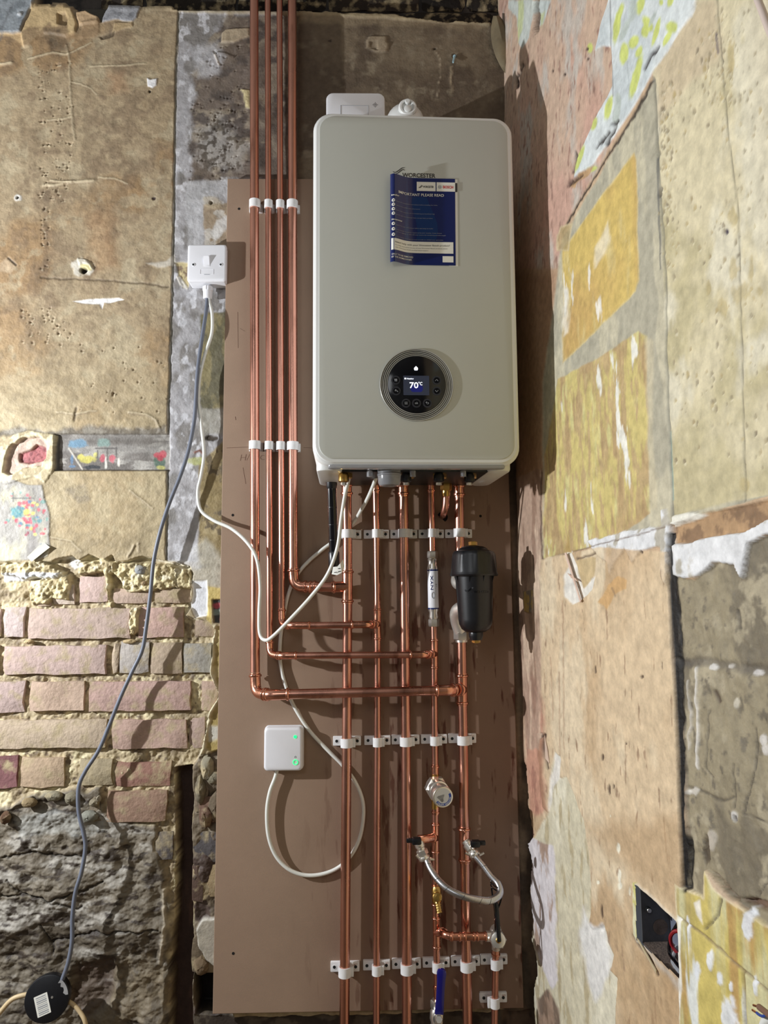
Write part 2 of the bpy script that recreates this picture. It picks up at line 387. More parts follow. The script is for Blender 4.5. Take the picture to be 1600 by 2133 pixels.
def paint_back(p):
    X, Y, U, V = p.x, p.y, p.u, p.v
    one = np.ones(len(X))
    # tan plaster everywhere
    p.c[:] = lin((160, 139, 104))
    n1 = fbm(U, V, 5, 1, 5); n2 = fbm(U, V, 22, 7, 5); n3 = fbm(U, V*.35, 30, 11, 4); n4 = fbm(U, V, 90, 3, 4)
    p.all(sst(n1, .5, .64), (150, 116, 70), .75*one)
    p.all(sst(n1, .3, .44), (172, 156, 122), (1-sst(n1, .3, .44))*.9)
    p.all(sst(n2, .56, .68), (122, 100, 74), .5*one)
    p.all(1-sst(n2, .3, .42), (178, 164, 130), .5*one)
    p.all(sst(n3, .6, .72), (112, 92, 66), .35*one)
    p.all(sst(n4, .62, .72), (110, 92, 70), .25*one)
    p.h += (n2-.5)*.0035+(n1-.5)*.006+(n4-.5)*.0016
    low = sst(Y, 600, 1000)
    p.all(low, (186, 170, 126), .55*one)
    p.all(low*sst(n2, .52, .64), (140, 122, 84), .4*one)
    # pits in the skim left of the crack
    for (x0, x1, y0, y1, dn, sd) in ((80, 150, 130, 420, 95, 1), (85, 105, 430, 560, 26, 2), (40, 150, 640, 720, 45, 3), (390, 520, 200, 380, 80, 4), (430, 515, 90, 260, 40, 5), (160, 350, 700, 860, 30, 6)):
        r = np.random.RandomState(sd)
        for k in range(dn):
            x = r.uniform(x0, x1); y = r.uniform(y0, y1); s = r.uniform(1.2, 3.4)
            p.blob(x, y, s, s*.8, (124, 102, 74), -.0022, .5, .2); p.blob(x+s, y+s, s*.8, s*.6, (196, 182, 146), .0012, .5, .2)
    # cracks and trowel ridges
    R = (184, 168, 132)
    for pts, w, dh in (([(138, 95), (145, 120), (147, 170), (149, 230), (153, 268), (156, 290)], 1.6, .0022), ([(60, 122), (90, 116), (112, 110), (145, 114)], 1.6, .002), ([(145, 112), (190, 90)], 1.4, .0018),
                       ([(190, 137), (250, 137), (302, 132)], 1.4, .0018), ([(148, 170), (170, 175), (190, 185), (201, 196)], 1.2, .0014), ([(100, 250), (130, 247), (148, 244)], 1.3, .0016),
                       ([(92, 386), (115, 386), (140, 379), (195, 376)], 2.6, .0034), ([(105, 376), (150, 381)], 1.5, .0025), ([(205, 370), (245, 373), (265, 385)], 1.2, .0016),
                       ([(85, 578), (130, 580), (205, 582), (300, 590), (350, 597)], 1.5, -.002), ([(270, 860), (305, 862), (325, 875), (332, 892)], 2, .0025), ([(200, 855), (160, 862), (120, 858)], 1.6, .0018),
                       ([(155, 875), (158, 862), (160, 850)], 2, -.003), ([(90, 1115), (148, 1128), (172, 1148)], 1.6, .002), ([(272, 1022), (300, 1045), (318, 1060)], 1.5, .002), ([(268, 1160), (280, 1135)], 2.4, .003), ([(290, 1150), (288, 1132)], 2, .002)):
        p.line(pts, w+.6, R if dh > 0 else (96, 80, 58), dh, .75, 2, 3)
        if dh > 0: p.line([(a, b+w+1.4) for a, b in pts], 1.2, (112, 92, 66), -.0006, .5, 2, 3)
    # dark rusty streak
    p.area([(88, 395), (103, 392), (106, 430), (98, 430), (104, 520), (98, 580), (88, 576), (92, 480)], (96, 78, 60), .45, 5, 5, 4)
    p.area([(225, 150), (260, 150), (262, 190), (230, 196)], (166, 112, 64), .35, 12, 8, 5)
    p.area([(180, 440), (230, 430), (250, 560), (190, 560)], (170, 122, 66), .35, 18, 14, 6)
    # pale joint strip and the part skimmed grey to its right
    G = [(372, 10), (480, 18), (620, 22), (620, 620), (475, 640), (470, 1170), (345, 1170), (349, 890), (355, 700), (361, 420), (363, 300), (366, 120)]
    p.area(G, (156, 154, 156), 1, 1.6, 3, 11, dh=-.0035, rim=((190, 184, 168), 2.2, .8),
           mot=[((126, 122, 118), 26, .46, .62, 12, (1, .6)), ((186, 186, 190), 60, .56, .7, 13, (1, .7))])
    p.area([(404, 150), (430, 88), (470, 25), (660, 28), (660, 380), (475, 372), (400, 378), (392, 300), (402, 200)], (108, 93, 78), .93, 7, 16, 14,
           mot=[((142, 128, 106), 20, .5, .64, 15, (1, 1)), ((82, 70, 60), 30, .55, .68, 16, (1, 1))])
    p.area([(402, 95), (445, 80), (470, 115), (455, 150), (430, 158), (412, 160)], (178, 178, 182), .75, 9, 9, 18)
    p.area([(400, 275), (455, 235), (520, 300), (505, 355), (420, 345)], (166, 162, 156), .65, 12, 14, 19, mot=((84, 78, 70), 85, .5, .6, 20, (1, 1)))
    p.area([(392, 375), (480, 372), (480, 410), (440, 412), (425, 440), (421, 520), (392, 545), (384, 420)], (170, 170, 172), .8, 4, 6, 21)
    p.area([(424, 425), (478, 420), (478, 520), (425, 520)], (150, 128, 96), .9, 3, 4, 22, mot=((180, 172, 158), 40, .52, .62, 23, (1, 1)))
    p.area([(437, 480), (450, 455), (474, 450), (475, 475), (445, 500)], (196, 194, 190), .8, 4, 4, 24)
    p.area([(416, 655), (424, 651), (480, 648), (480, 852), (422, 852), (416, 840)], (98, 92, 62), .95, 2.5, 2, 25, mot=((132, 120, 74), 40, .48, .62, 26, (1, .5)))
    p.area([(416, 850), (480, 850), (480, 905), (416, 905)], (150, 146, 132), .8, 5, 5, 27)
    p.area([(414, 965), (480, 905), (480, 1180), (412, 1185), (414, 1080)], (142, 122, 70), .95, 3, 3, 28, mot=[((166, 146, 96), 24, .5, .64, 29, (1, 1)), ((104, 88, 56), 60, .58, .7, 30, (1, 1))])
    p.area([(395, 1150), (425, 1120), (470, 1165), (478, 1230), (400, 1215)], (178, 174, 160), .7, 8, 8, 31)
    p.area([(370, 1140), (404, 1130), (412, 1180), (366, 1182)], (206, 208, 214), .6, 8, 8, 32)
    p.blob(407, 960, 19, 9, (178, 182, 96), .001, .7); p.line([(405, 942), (415, 938), (424, 946)], 2.5, (120, 70, 52), .002)
    p.line([(372, 20), (366, 120), (362, 420), (356, 700), (350, 890), (346, 1165)], 1.6, (96, 98, 84), -.002, .8, 2, 33)
    p.blob(440, 912, 12, 6, (70, 60, 50), -.004)
    # wall above and behind the boiler
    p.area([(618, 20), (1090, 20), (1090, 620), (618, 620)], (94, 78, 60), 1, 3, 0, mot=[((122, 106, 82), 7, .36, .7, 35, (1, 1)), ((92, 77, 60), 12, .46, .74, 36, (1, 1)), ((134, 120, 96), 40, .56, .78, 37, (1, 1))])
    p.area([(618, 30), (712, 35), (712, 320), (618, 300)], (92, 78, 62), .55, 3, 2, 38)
    p.area([(625, 28), (1020, 44), (1015, 62), (625, 46)], (150, 132, 100), .6, 6, 6, 39)
    p.area([(763, 86), (768, 76), (805, 76), (810, 92), (806, 107), (785, 108), (765, 100)], (152, 134, 106), 1, 1.3, 2, 40, dh=.005)
    p.area([(770, 88), (783, 86), (785, 100), (790, 106), (768, 102)], (120, 104, 80), .8, 1, 2, 41, dh=-.004)
    p.line([(906, 102), (916, 125), (918, 160), (910, 200)], 1.3, (172, 156, 128), .0012, .8, 3)
    p.line([(942, 140), (938, 165), (941, 190)], 2, (176, 156, 122), .002, .8, 3)
    p.blob(947, 116, 3.4, 3.4, (20, 16, 14), -.012, 1, .1); p.blob(905, 102, 2.4, 2.4, (20, 16, 14), -.01, 1, .1); p.blob(688, 84, 3, 3, (60, 48, 38), -.002)
    p.area([(462, 66), (470, 60), (520, 58), (522, 74), (500, 82), (488, 87), (460, 86)], (168, 150, 120), 1, 1.4, 2, 42, dh=.0045)
    p.area([(500, 185), (520, 188), (522, 225), (514, 222), (508, 196)], (202, 188, 132), 1, 1.4, 3, 43, dh=.003)
    # top left: broken plaster edge, loose lumps
    p.area([(-400, -200), (75, -200), (78, 8), (104, 8), (118, 0), (152, 10), (165, 20), (205, 10), (300, 8), (372, 16), (520, 18), (640, 24), (800, 30), (930, 44), (1022, 48), (1050, 90), (1090, 100), (1090, -300), (-400, -300)],
           (30, 27, 27), 1, 1.5, 5, 50, h=-.035, mot=((62, 56, 52), 30, .5, .66, 51, (1, 2)))
    p.area([(300, 6), (372, 14), (640, 22), (800, 29), (930, 42), (1022, 46), (1022, 54), (800, 38), (640, 32), (372, 24), (300, 14)], (176, 158, 116), .6, 2, 3, 52, dh=.004)
    p.area([(68, 10), (100, 8), (110, 16), (128, 10), (152, 18), (160, 50), (156, 68), (138, 78), (112, 72), (92, 70), (60, 96), (50, 100), (45, 70), (62, 30)], (188, 160, 108), 1, 2, 4, 53, dh=.006, mot=((148, 122, 84), 25, .5, .62, 54, (1, 1)))
    p.area([(122, 30), (138, 28), (143, 40), (140, 56), (122, 52)], (140, 116, 78), .8, 2, 3, 55, dh=-.008)
    p.area([(160, 28), (180, 25), (206, 36), (208, 48), (186, 52), (166, 55)], (184, 152, 108), 1, 1.5, 3, 56, dh=.006)
    p.area([(170, 50), (206, 44), (208, 70), (200, 80), (164, 82)], (150, 122, 84), .9, 3, 5, 57, dh=.002)
    p.area([(166, 8), (226, 10), (212, 46), (206, 36), (180, 24), (162, 26)], (66, 62, 52), 1, 2, 3, 58, h=-.01)
    p.area([(227, 10), (294, 10), (284, 38), (274, 46), (246, 42), (213, 48), (216, 32)], (152, 154, 160), 1, 1.4, 3, 59, dh=.004, mot=((120, 122, 128), 60, .5, .62, 60, (1, 1)))
    p.area([(238, 48), (276, 46), (274, 54), (250, 62), (232, 72)], (176, 150, 104), .9, 1.5, 4, 61, dh=.003)
    p.area([(205, 74), (240, 66), (236, 76), (210, 80)], (60, 46, 32), .7, 2, 3, 62, dh=-.003)
    p.area([(95, 62), (130, 66), (145, 90), (140, 108), (104, 108), (92, 80)], (112, 92, 66), .75, 6, 6, 63, mot=((80, 64, 48), 60, .45, .6, 64, (1, 1)))
    p.area([(0, 68), (28, 72), (45, 70), (50, 100), (38, 90), (20, 76), (-60, 72)], (196, 164, 112), .9, 2, 3, 65)
    p.area([(-400, -60), (76, -60), (70, 8), (60, 28), (44, 68), (28, 72), (-60, 70), (-400, 70)], (134, 142, 148), 1, 1.5, 2, 66, dh=.009, mot=((112, 120, 126), 50, .5, .62, 67, (1, 1)))
    p.blob(45, 36, 5, 4, (176, 180, 184), .004)
    p.line([(0, 84), (30, 14)], 3, (96, 100, 104), 0, .6)
    p.line([(0, 135), (25, 132)], 3, (190, 170, 132), .003)
    # chips and plug holes in the tan plaster
    p.blob(172, 557, 22, 17, (206, 200, 184), .0012, .9, .5, 4); p.blob(180, 556, 11, 9, (208, 196, 128), .002, .9, .4, 5); p.blob(174, 563, 7, 6, (36, 28, 22), -.012, 1, .3, 6)
    p.area([(160, 537), (178, 540), (188, 548), (195, 566), (186, 552), (172, 548), (166, 552)], (214, 206, 184), 1, 1, 2, 70, dh=.003)
    p.area([(306, 162), (314, 166), (327, 163), (326, 178), (318, 184), (308, 180)], (226, 226, 228), 1, 1, 1, 71, dh=.0025)
    p.blob(312, 190, 2.6, 3, (40, 30, 24), -.005)
    p.blob(38, 412, 8, 6, (204, 200, 190), .001, .9, .4, 7); p.blob(36, 411, 2.6, 2.4, (36, 28, 22), -.008)
    p.blob(439, 420, 3.4, 3.4, (34, 26, 20), -.01, 1, .1); p.blob(441, 420, 20, 13, (182, 166, 132), .001, .55, .3)
    p.blob(448, 108, 2.4, 2.4, (34, 26, 20), -.01, 1, .1); p.line([(446, 110), (455, 132)], 1.8, (210, 200, 190), .002)
    p.blob(320, 413, 4, 3, (60, 44, 36), -.002)
    p.area([(150, 627), (200, 622), (248, 620), (260, 624), (228, 632), (216, 630), (212, 644), (206, 634), (170, 632)], (226, 224, 220), 1, 1, 2, 72, dh=-.0015)
    p.area([(305, 548), (345, 540), (362, 528), (366, 548), (330, 556)], (190, 184, 170), .75, 3, 5, 73, dh=.001)
    p.area([(365, 545), (392, 545), (392, 600), (380, 598), (372, 580)], (188, 170, 110), .9, 2, 4, 74, dh=-.003, mot=((130, 104, 70), 70, .5, .6, 75, (1, 1)))
    p.area([(366, 574), (374, 574), (392, 598), (390, 602), (374, 592)], (206, 200, 186), 1, 1, 1, 76, dh=.002)
    p.area([(0, 550), (18, 534), (36, 552), (22, 570), (0, 566)], (190, 166, 132), .6, 3, 3, 77); p.line([(18, 538), (34, 552)], 2, (60, 48, 36), -.003)
    # dirty band and exposed wallpaper strip
    p.area([(-400, 902), (0, 898), (40, 884), (60, 893), (110, 896), (190, 882), (240, 890), (350, 886), (352, 906), (200, 908), (-400, 912)], (92, 86, 78), .8, 5, 9, 80, dh=-.002, mot=((130, 126, 118), 80, .5, .62, 81, (1, 1)))
    p.area([(118, 903), (352, 903), (352, 978), (113, 979)], (140, 136, 130), 1, 1.2, 1.5, 82, h=-.011, mot=[((112, 106, 100), 30, .5, .66, 83, (.25, 1)), ((164, 160, 152), 60, .6, .7, 84, (.3, 1))])
    p.area([(170, 903), (350, 903), (350, 925), (300, 930), (250, 918), (180, 922)], (98, 92, 84), .5, 7, 8, 85)
    r = np.random.RandomState(8)
    for (x, y, rx, ry, c) in ((158, 922, 18, 9, (94, 142, 172)), (212, 920, 12, 9, (120, 150, 142)), (176, 955, 17, 8, (206, 196, 60)), (165, 950, 8, 6, (210, 200, 70)), (210, 953, 6, 8, (196, 74, 92)), (231, 955, 7, 8, (200, 78, 96)),
                              (146, 954, 3, 13, (84, 124, 160)), (147, 970, 9, 3, (84, 124, 160)), (330, 960, 12, 15, (62, 96, 78)), (326, 946, 7, 7, (180, 44, 64)), (337, 944, 7, 7, (190, 50, 70)), (331, 952, 7, 6, (170, 36, 58)), (334, 972, 9, 4, (190, 186, 90)),
                              (196, 945, 4, 4, (206, 200, 90)), (217, 960, 3, 12, (224, 222, 210)), (244, 962, 3, 9, (226, 220, 206))):
        p.blob(x, y, rx, ry, c, 0, .85, .5, r.randint(99))
    p.area([(168, 971), (188, 966), (205, 969), (204, 975), (188, 974), (180, 977)], (40, 46, 52), .9, 1, 1, 86)
    p.line([(140, 932), (168, 976)], 1.3, (212, 206, 190), .001); p.line([(195, 932), (240, 932)], 1.6, (84, 80, 78)); p.line([(200, 937), (200, 950)], 1.6, (84, 80, 78)); p.line([(220, 934), (220, 956)], 1.6, (96, 92, 88)); p.line([(239, 930), (239, 950)], 1.4, (84, 80, 78))
    p.line([(113, 979), (352, 979)], 2.2, (74, 64, 52), -.003)
    p.area([(112, 903), (121, 903), (119, 979), (113, 979)], (96, 94, 90), 1, 1, 0, h=-.013)
    # brick hole in the plaster, left
    p.area([(-400, 915), (0, 925), (30, 905), (55, 898), (95, 900), (117, 905), (114, 950), (112, 985), (90, 1005), (70, 995), (45, 1000), (10, 1008), (-400, 1010)], (212, 200, 158), 1, 1.5, 6, 88, dh=.003, mot=((174, 158, 118), 70, .48, .6, 89, (1, 1)))
    p.area([(8, 960), (18, 930), (50, 910), (84, 912), (96, 926), (95, 955), (88, 970), (50, 975), (20, 990), (8, 985)], (196, 172, 152), 1, 2, 6, 90, dh=-.012, mot=((176, 150, 132), 50, .5, .62, 91, (1, 1)))
    p.area([(36, 942), (60, 934), (72, 924), (92, 930), (94, 955), (78, 960), (58, 964), (38, 960)], (170, 92, 94), 1, 2, 5, 92, dh=-.007, mot=((124, 58, 62), 120, .45, .58, 93, (1, 1)))
    # pale loose wallpaper with a flower basket
    p.area([(-400, 1005), (0, 1005), (30, 998), (55, 1010), (88, 1010), (92, 1035), (101, 1055), (104, 1085), (106, 1140), (100, 1158), (80, 1168), (30, 1168), (-400, 1172)], (188, 184, 160), 1, 1.3, 3, 95, dh=.002, mot=[((206, 196, 138), 5, .5, .62, 96, (1, 1)), ((160, 156, 148), 16, .56, .68, 97, (1, .4))])
    p.area([(60, 1015), (78, 1010), (82, 1120), (72, 1168), (60, 1160), (66, 1090)], (120, 114, 112), .55, 6, 8, 98, mot=((90, 84, 84), 60, .5, .6, 99, (1, .4)))
    for k in range(80):
        x = r.normal(52, 18); y = 1018+r.beta(2, 2.2)*112
        c = ((70, 142, 150), (84, 120, 160), (206, 64, 84), (196, 50, 84), (222, 200, 70), (96, 150, 140))[r.randint(6)] if y > 1045 else ((206, 90, 104), (120, 170, 160))[r.randint(2)]
        if y > 1095: c = ((200, 54, 80), (206, 70, 90), (220, 200, 80), (150, 40, 70))[r.randint(4)]; x = r.normal(68, 14)
        p.blob(x, y, r.uniform(2, 5.5), r.uniform(2, 4.5), c, 0, .8, .4, r.randint(99))
    p.blob(38, 1067, 16, 12, (74, 146, 156), 0, .8, .5); p.blob(56, 1067, 8, 7, (224, 202, 76), 0, .9, .4); p.blob(92, 1138, 9, 8, (120, 144, 160), 0, .7); p.line([(25, 1038), (72, 1038)], 1.3, (110, 110, 108)); p.line([(28, 1026), (28, 1045)], 1.2, (110, 110, 108))
    p.area([(140, 1018), (182, 1004), (186, 1040), (160, 1048)], (104, 98, 90), .5, 7, 10, 100, mot=((150, 138, 110), 90, .5, .6, 101, (1, 1)))
    # ragged plaster edge over the brickwork, mortar field
    edge = [(-400, 1180), (0, 1172), (105, 1170), (150, 1158), (165, 1166), (185, 1155), (215, 1168), (232, 1158), (240, 1172), (300, 1160), (345, 1168), (365, 1172), (395, 1180), (404, 1196), (398, 1225), (396, 1265), (386, 1282), (420, 1292), (440, 1305), (447, 1312), (442, 1340), (441, 1375), (438, 1405), (452, 1440), (456, 1452), (436, 1480), (428, 1520), (420, 1560), (408, 1600), (404, 1650), (410, 2400), (-400, 2400)]
    p.area(edge, (176, 158, 118), 1, 1.2, 4, 110, h=-.02, rim=((214, 208, 186), 3.5, .85), mot=[((146, 128, 94), 34, .48, .62, 111, (1, 1)), ((202, 188, 142), 22, .56, .68, 112, (1, 1)), ((120, 102, 78), 90, .62, .76, 113, (1, 1))])
    idx, d = p.sd(edge, 4, 110); idx = idx[d < 0]
    rough = fbm(U[idx], V[idx], 45, 114, 5)-.5; p.h[idx] += rough*.012+(fbm(U[idx], V[idx], 120, 117, 3)-.5)*.007
    # lumpy yellow mortar clinging over the top courses
    for poly, sd in (([(0, 1175), (110, 1172), (130, 1190), (128, 1210), (60, 1205), (0, 1196)], 120), ([(62, 1208), (140, 1198), (146, 1210), (142, 1252), (108, 1250), (96, 1262), (66, 1262), (58, 1235)], 121), ([(150, 1168), (230, 1166), (395, 1180), (398, 1222), (330, 1232), (256, 1228), (238, 1192), (226, 1196), (220, 1256), (232, 1260), (228, 1275), (216, 1240), (214, 1192), (160, 1196)], 122),
                     ([(245, 1180), (312, 1180), (316, 1228), (262, 1232)], 123), ([(270, 1270), (286, 1266), (284, 1316), (268, 1322), (268, 1300)], 124)):
        p.area(poly, (206, 190, 138), 1, 3, 8, sd, h=.000, mot=[((168, 150, 104), 60, .5, .6, sd+1, (1, 1)), ((222, 212, 178), 90, .6, .7, sd+2, (1, 1))])
        idx, d = p.sd(poly, 8, sd); idx = idx[d < 0]; p.h[idx] += (fbm(U[idx], V[idx], 95, 7, 4)-.5)*.02
    p.area([(0, 1196), (60, 1192), (122, 1194), (120, 1204), (0, 1212)], (212, 216, 222), .9, 2, 3, 130, dh=.002)
    p.area([(140, 1160), (160, 1166), (172, 1178), (150, 1186), (138, 1176)], (214, 212, 204), .9, 2, 4, 131); p.area([(400, 1208), (430, 1208), (432, 1284), (408, 1288), (396, 1262), (402, 1236)], (214, 216, 222), 1, 1.5, 3, 132, h=-.006, rim=((232, 228, 214), 2))
    p.area([(432, 1222), (470, 1226), (470, 1250), (440, 1250), (440, 1300), (430, 1290)], (196, 172, 86), 1, 2, 3, 133)
    p.area([(442, 1250), (470, 1248), (470, 1300), (446, 1296)], (72, 74, 74), 1, 1.5, 1, 134, h=-.008); p.blob(451, 1262, 7, 7, (196, 74, 90)); p.blob(460, 1290, 5, 6, (190, 54, 66)); p.area([(443, 1270), (463, 1268), (463, 1280), (444, 1282)], (140, 160, 150), .8, 1, 1, 135)
    p.area([(448, 1306), (475, 1300), (475, 1500), (462, 1580), (430, 1560), (432, 1500), (458, 1452), (442, 1405), (444, 1340)], (170, 148, 74), 1, 1.5, 2, 136, h=-.004, mot=((190, 172, 108), 20, .5, .62, 137, (1, 1)))
    p.area([(432, 1510), (462, 1515), (465, 1536), (436, 1545)], (204, 204, 196), .8, 4, 5, 138)
    p.line([(448, 1306), (443, 1340), (442, 1378), (440, 1405), (456, 1450), (438, 1482), (430, 1520), (420, 1570)], 4, (214, 204, 166), .004, .9, 4, 5)
    # coarse dark render low down
    lowp = [(-400, 1690), (0, 1690), (60, 1655), (160, 1640), (205, 1650), (215, 1700), (320, 1730), (330, 1800), (345, 1900), (350, 2010), (345, 2400), (-400, 2400)]
    p.area(lowp, (114, 104, 86), 1, 7, 14, 140, h=-.008, mot=[((90, 80, 64), 14, .46, .62, 141, (.7, 1.3)), ((150, 144, 132), 20, .56, .7, 142, (.5, 1.5)), ((62, 52, 42), 60, .58, .7, 143, (.6, 1.4))])
    idx, d = p.sd(lowp, 14, 140); w = 1-sst(d, -20, 0)
    hh = (fbm(U[idx]*.9, V[idx]*1.15, 9, 144, 6)-.5)*.055+(fbm(U[idx]*.8, V[idx]*1.3, 50, 145, 4)-.5)*.014
    p.h[idx] += hh*w
    p.area([(25, 1705), (100, 1690), (205, 1700), (215, 1740), (150, 1750), (130, 1735), (40, 1745)], (162, 164, 158), .5, 8, 12, 146)
    for pts in ([(0, 1790), (60, 1780), (110, 1788), (165, 1790)], [(10, 1835), (40, 1862), (100, 1878), (160, 1860), (205, 1845)], [(100, 1880), (160, 1900), (168, 1895)], [(100, 1968), (200, 1945), (330, 1940)], [(78, 1930), (95, 1960), (108, 1988)], [(0, 1870), (45, 1866), (90, 1872)]):
        p.line(pts, 2.2, (46, 38, 30), -.006, .85, 6, 9)
    p.line([(340, 1860), (336, 1895), (342, 1920), (340, 1980), (330, 2010)], 4.5, (178, 164, 138), .006, .8, 8, 8)
    p.area([(235, 2005), (300, 1985), (345, 2020), (345, 2133), (235, 2133), (226, 2080)], (124, 110, 84), .8, 6, 8, 147, dh=.008, mot=((98, 86, 66), 60, .5, .6, 148, (1, 1)))
    p.area([(150, 2020), (235, 2000), (230, 2090), (180, 2133), (130, 2100)], (84, 66, 54), .7, 10, 10, 149, dh=-.012)
    # chase beside the board, rubble to its right
    p.area([(362, 1605), (398, 1600), (400, 1740), (398, 1850), (398, 2010), (398, 2400), (352, 2400), (352, 2020), (362, 1900), (366, 1750)], (70, 50, 42), 1, 3, 5, 150, h=-.06, mot=((96, 66, 52), 20, .5, .62, 151, (1, .3)))
    rub = [(398, 1600), (412, 1575), (475, 1560), (475, 2400), (398, 2400)]
    p.area(rub, (118, 104, 82), 1, 3, 4, 152, h=-.01, mot=[((78, 62, 54), 16, .48, .6, 153, (1, 1)), ((150, 132, 94), 26, .58, .68, 154, (1, 1))])
    idx, d = p.sd(rub, 4, 152); idx = idx[d < 0]; p.h[idx] += (fbm(U[idx], V[idx], 20, 155, 5)-.5)*.035
    p.area([(408, 1940), (420, 1915), (470, 1908), (470, 2030), (430, 2000), (408, 1970)], (164, 156, 138), 1, 2, 5, 156, h=.002, rim=((200, 196, 184), 2))
    p.area([(402, 2030), (480, 2028), (480, 2125), (404, 2120)], (16, 12, 11), 1, 3, 4, 157, h=-.07)
    p.area([(398, 2122), (1110, 2108), (1110, 2400), (398, 2400)], (58, 48, 40), 1, 4, 6, 158, h=-.02, mot=((88, 78, 64), 30, .5, .62, 159, (1, 1)))
    k = (X > 470) & (X < 1052) & (Y > 376) & (Y < 2106); p.h[k] = np.minimum(p.h[k], -.002)
    # wall beyond the right edge of the board
    p.area([(1048, 620), (1120, 620), (1130, 2400), (1048, 2400)], (98, 76, 56), .9, 3, 0, 160, mot=[((130, 108, 80), 14, .5, .62, 161, (1, .3)), ((62, 46, 36), 20, .54, .66, 162, (1, .4))])

xs = axis([(-1.7, .02), (-1.32, .004), (-.93, .0019), (-.33, .0045), (CX+.02, None)]); zs = axis([(-.02, .05), (.38, .002), (2.96, .01), (3.2, None)])
wall_back, PB = grid_wall('wall_back', (xs, zs), lambda a, z: (np.stack([a, 0*a, z], 1), np.tile([0, -1., 0], (len(a), 1))), paint_back)

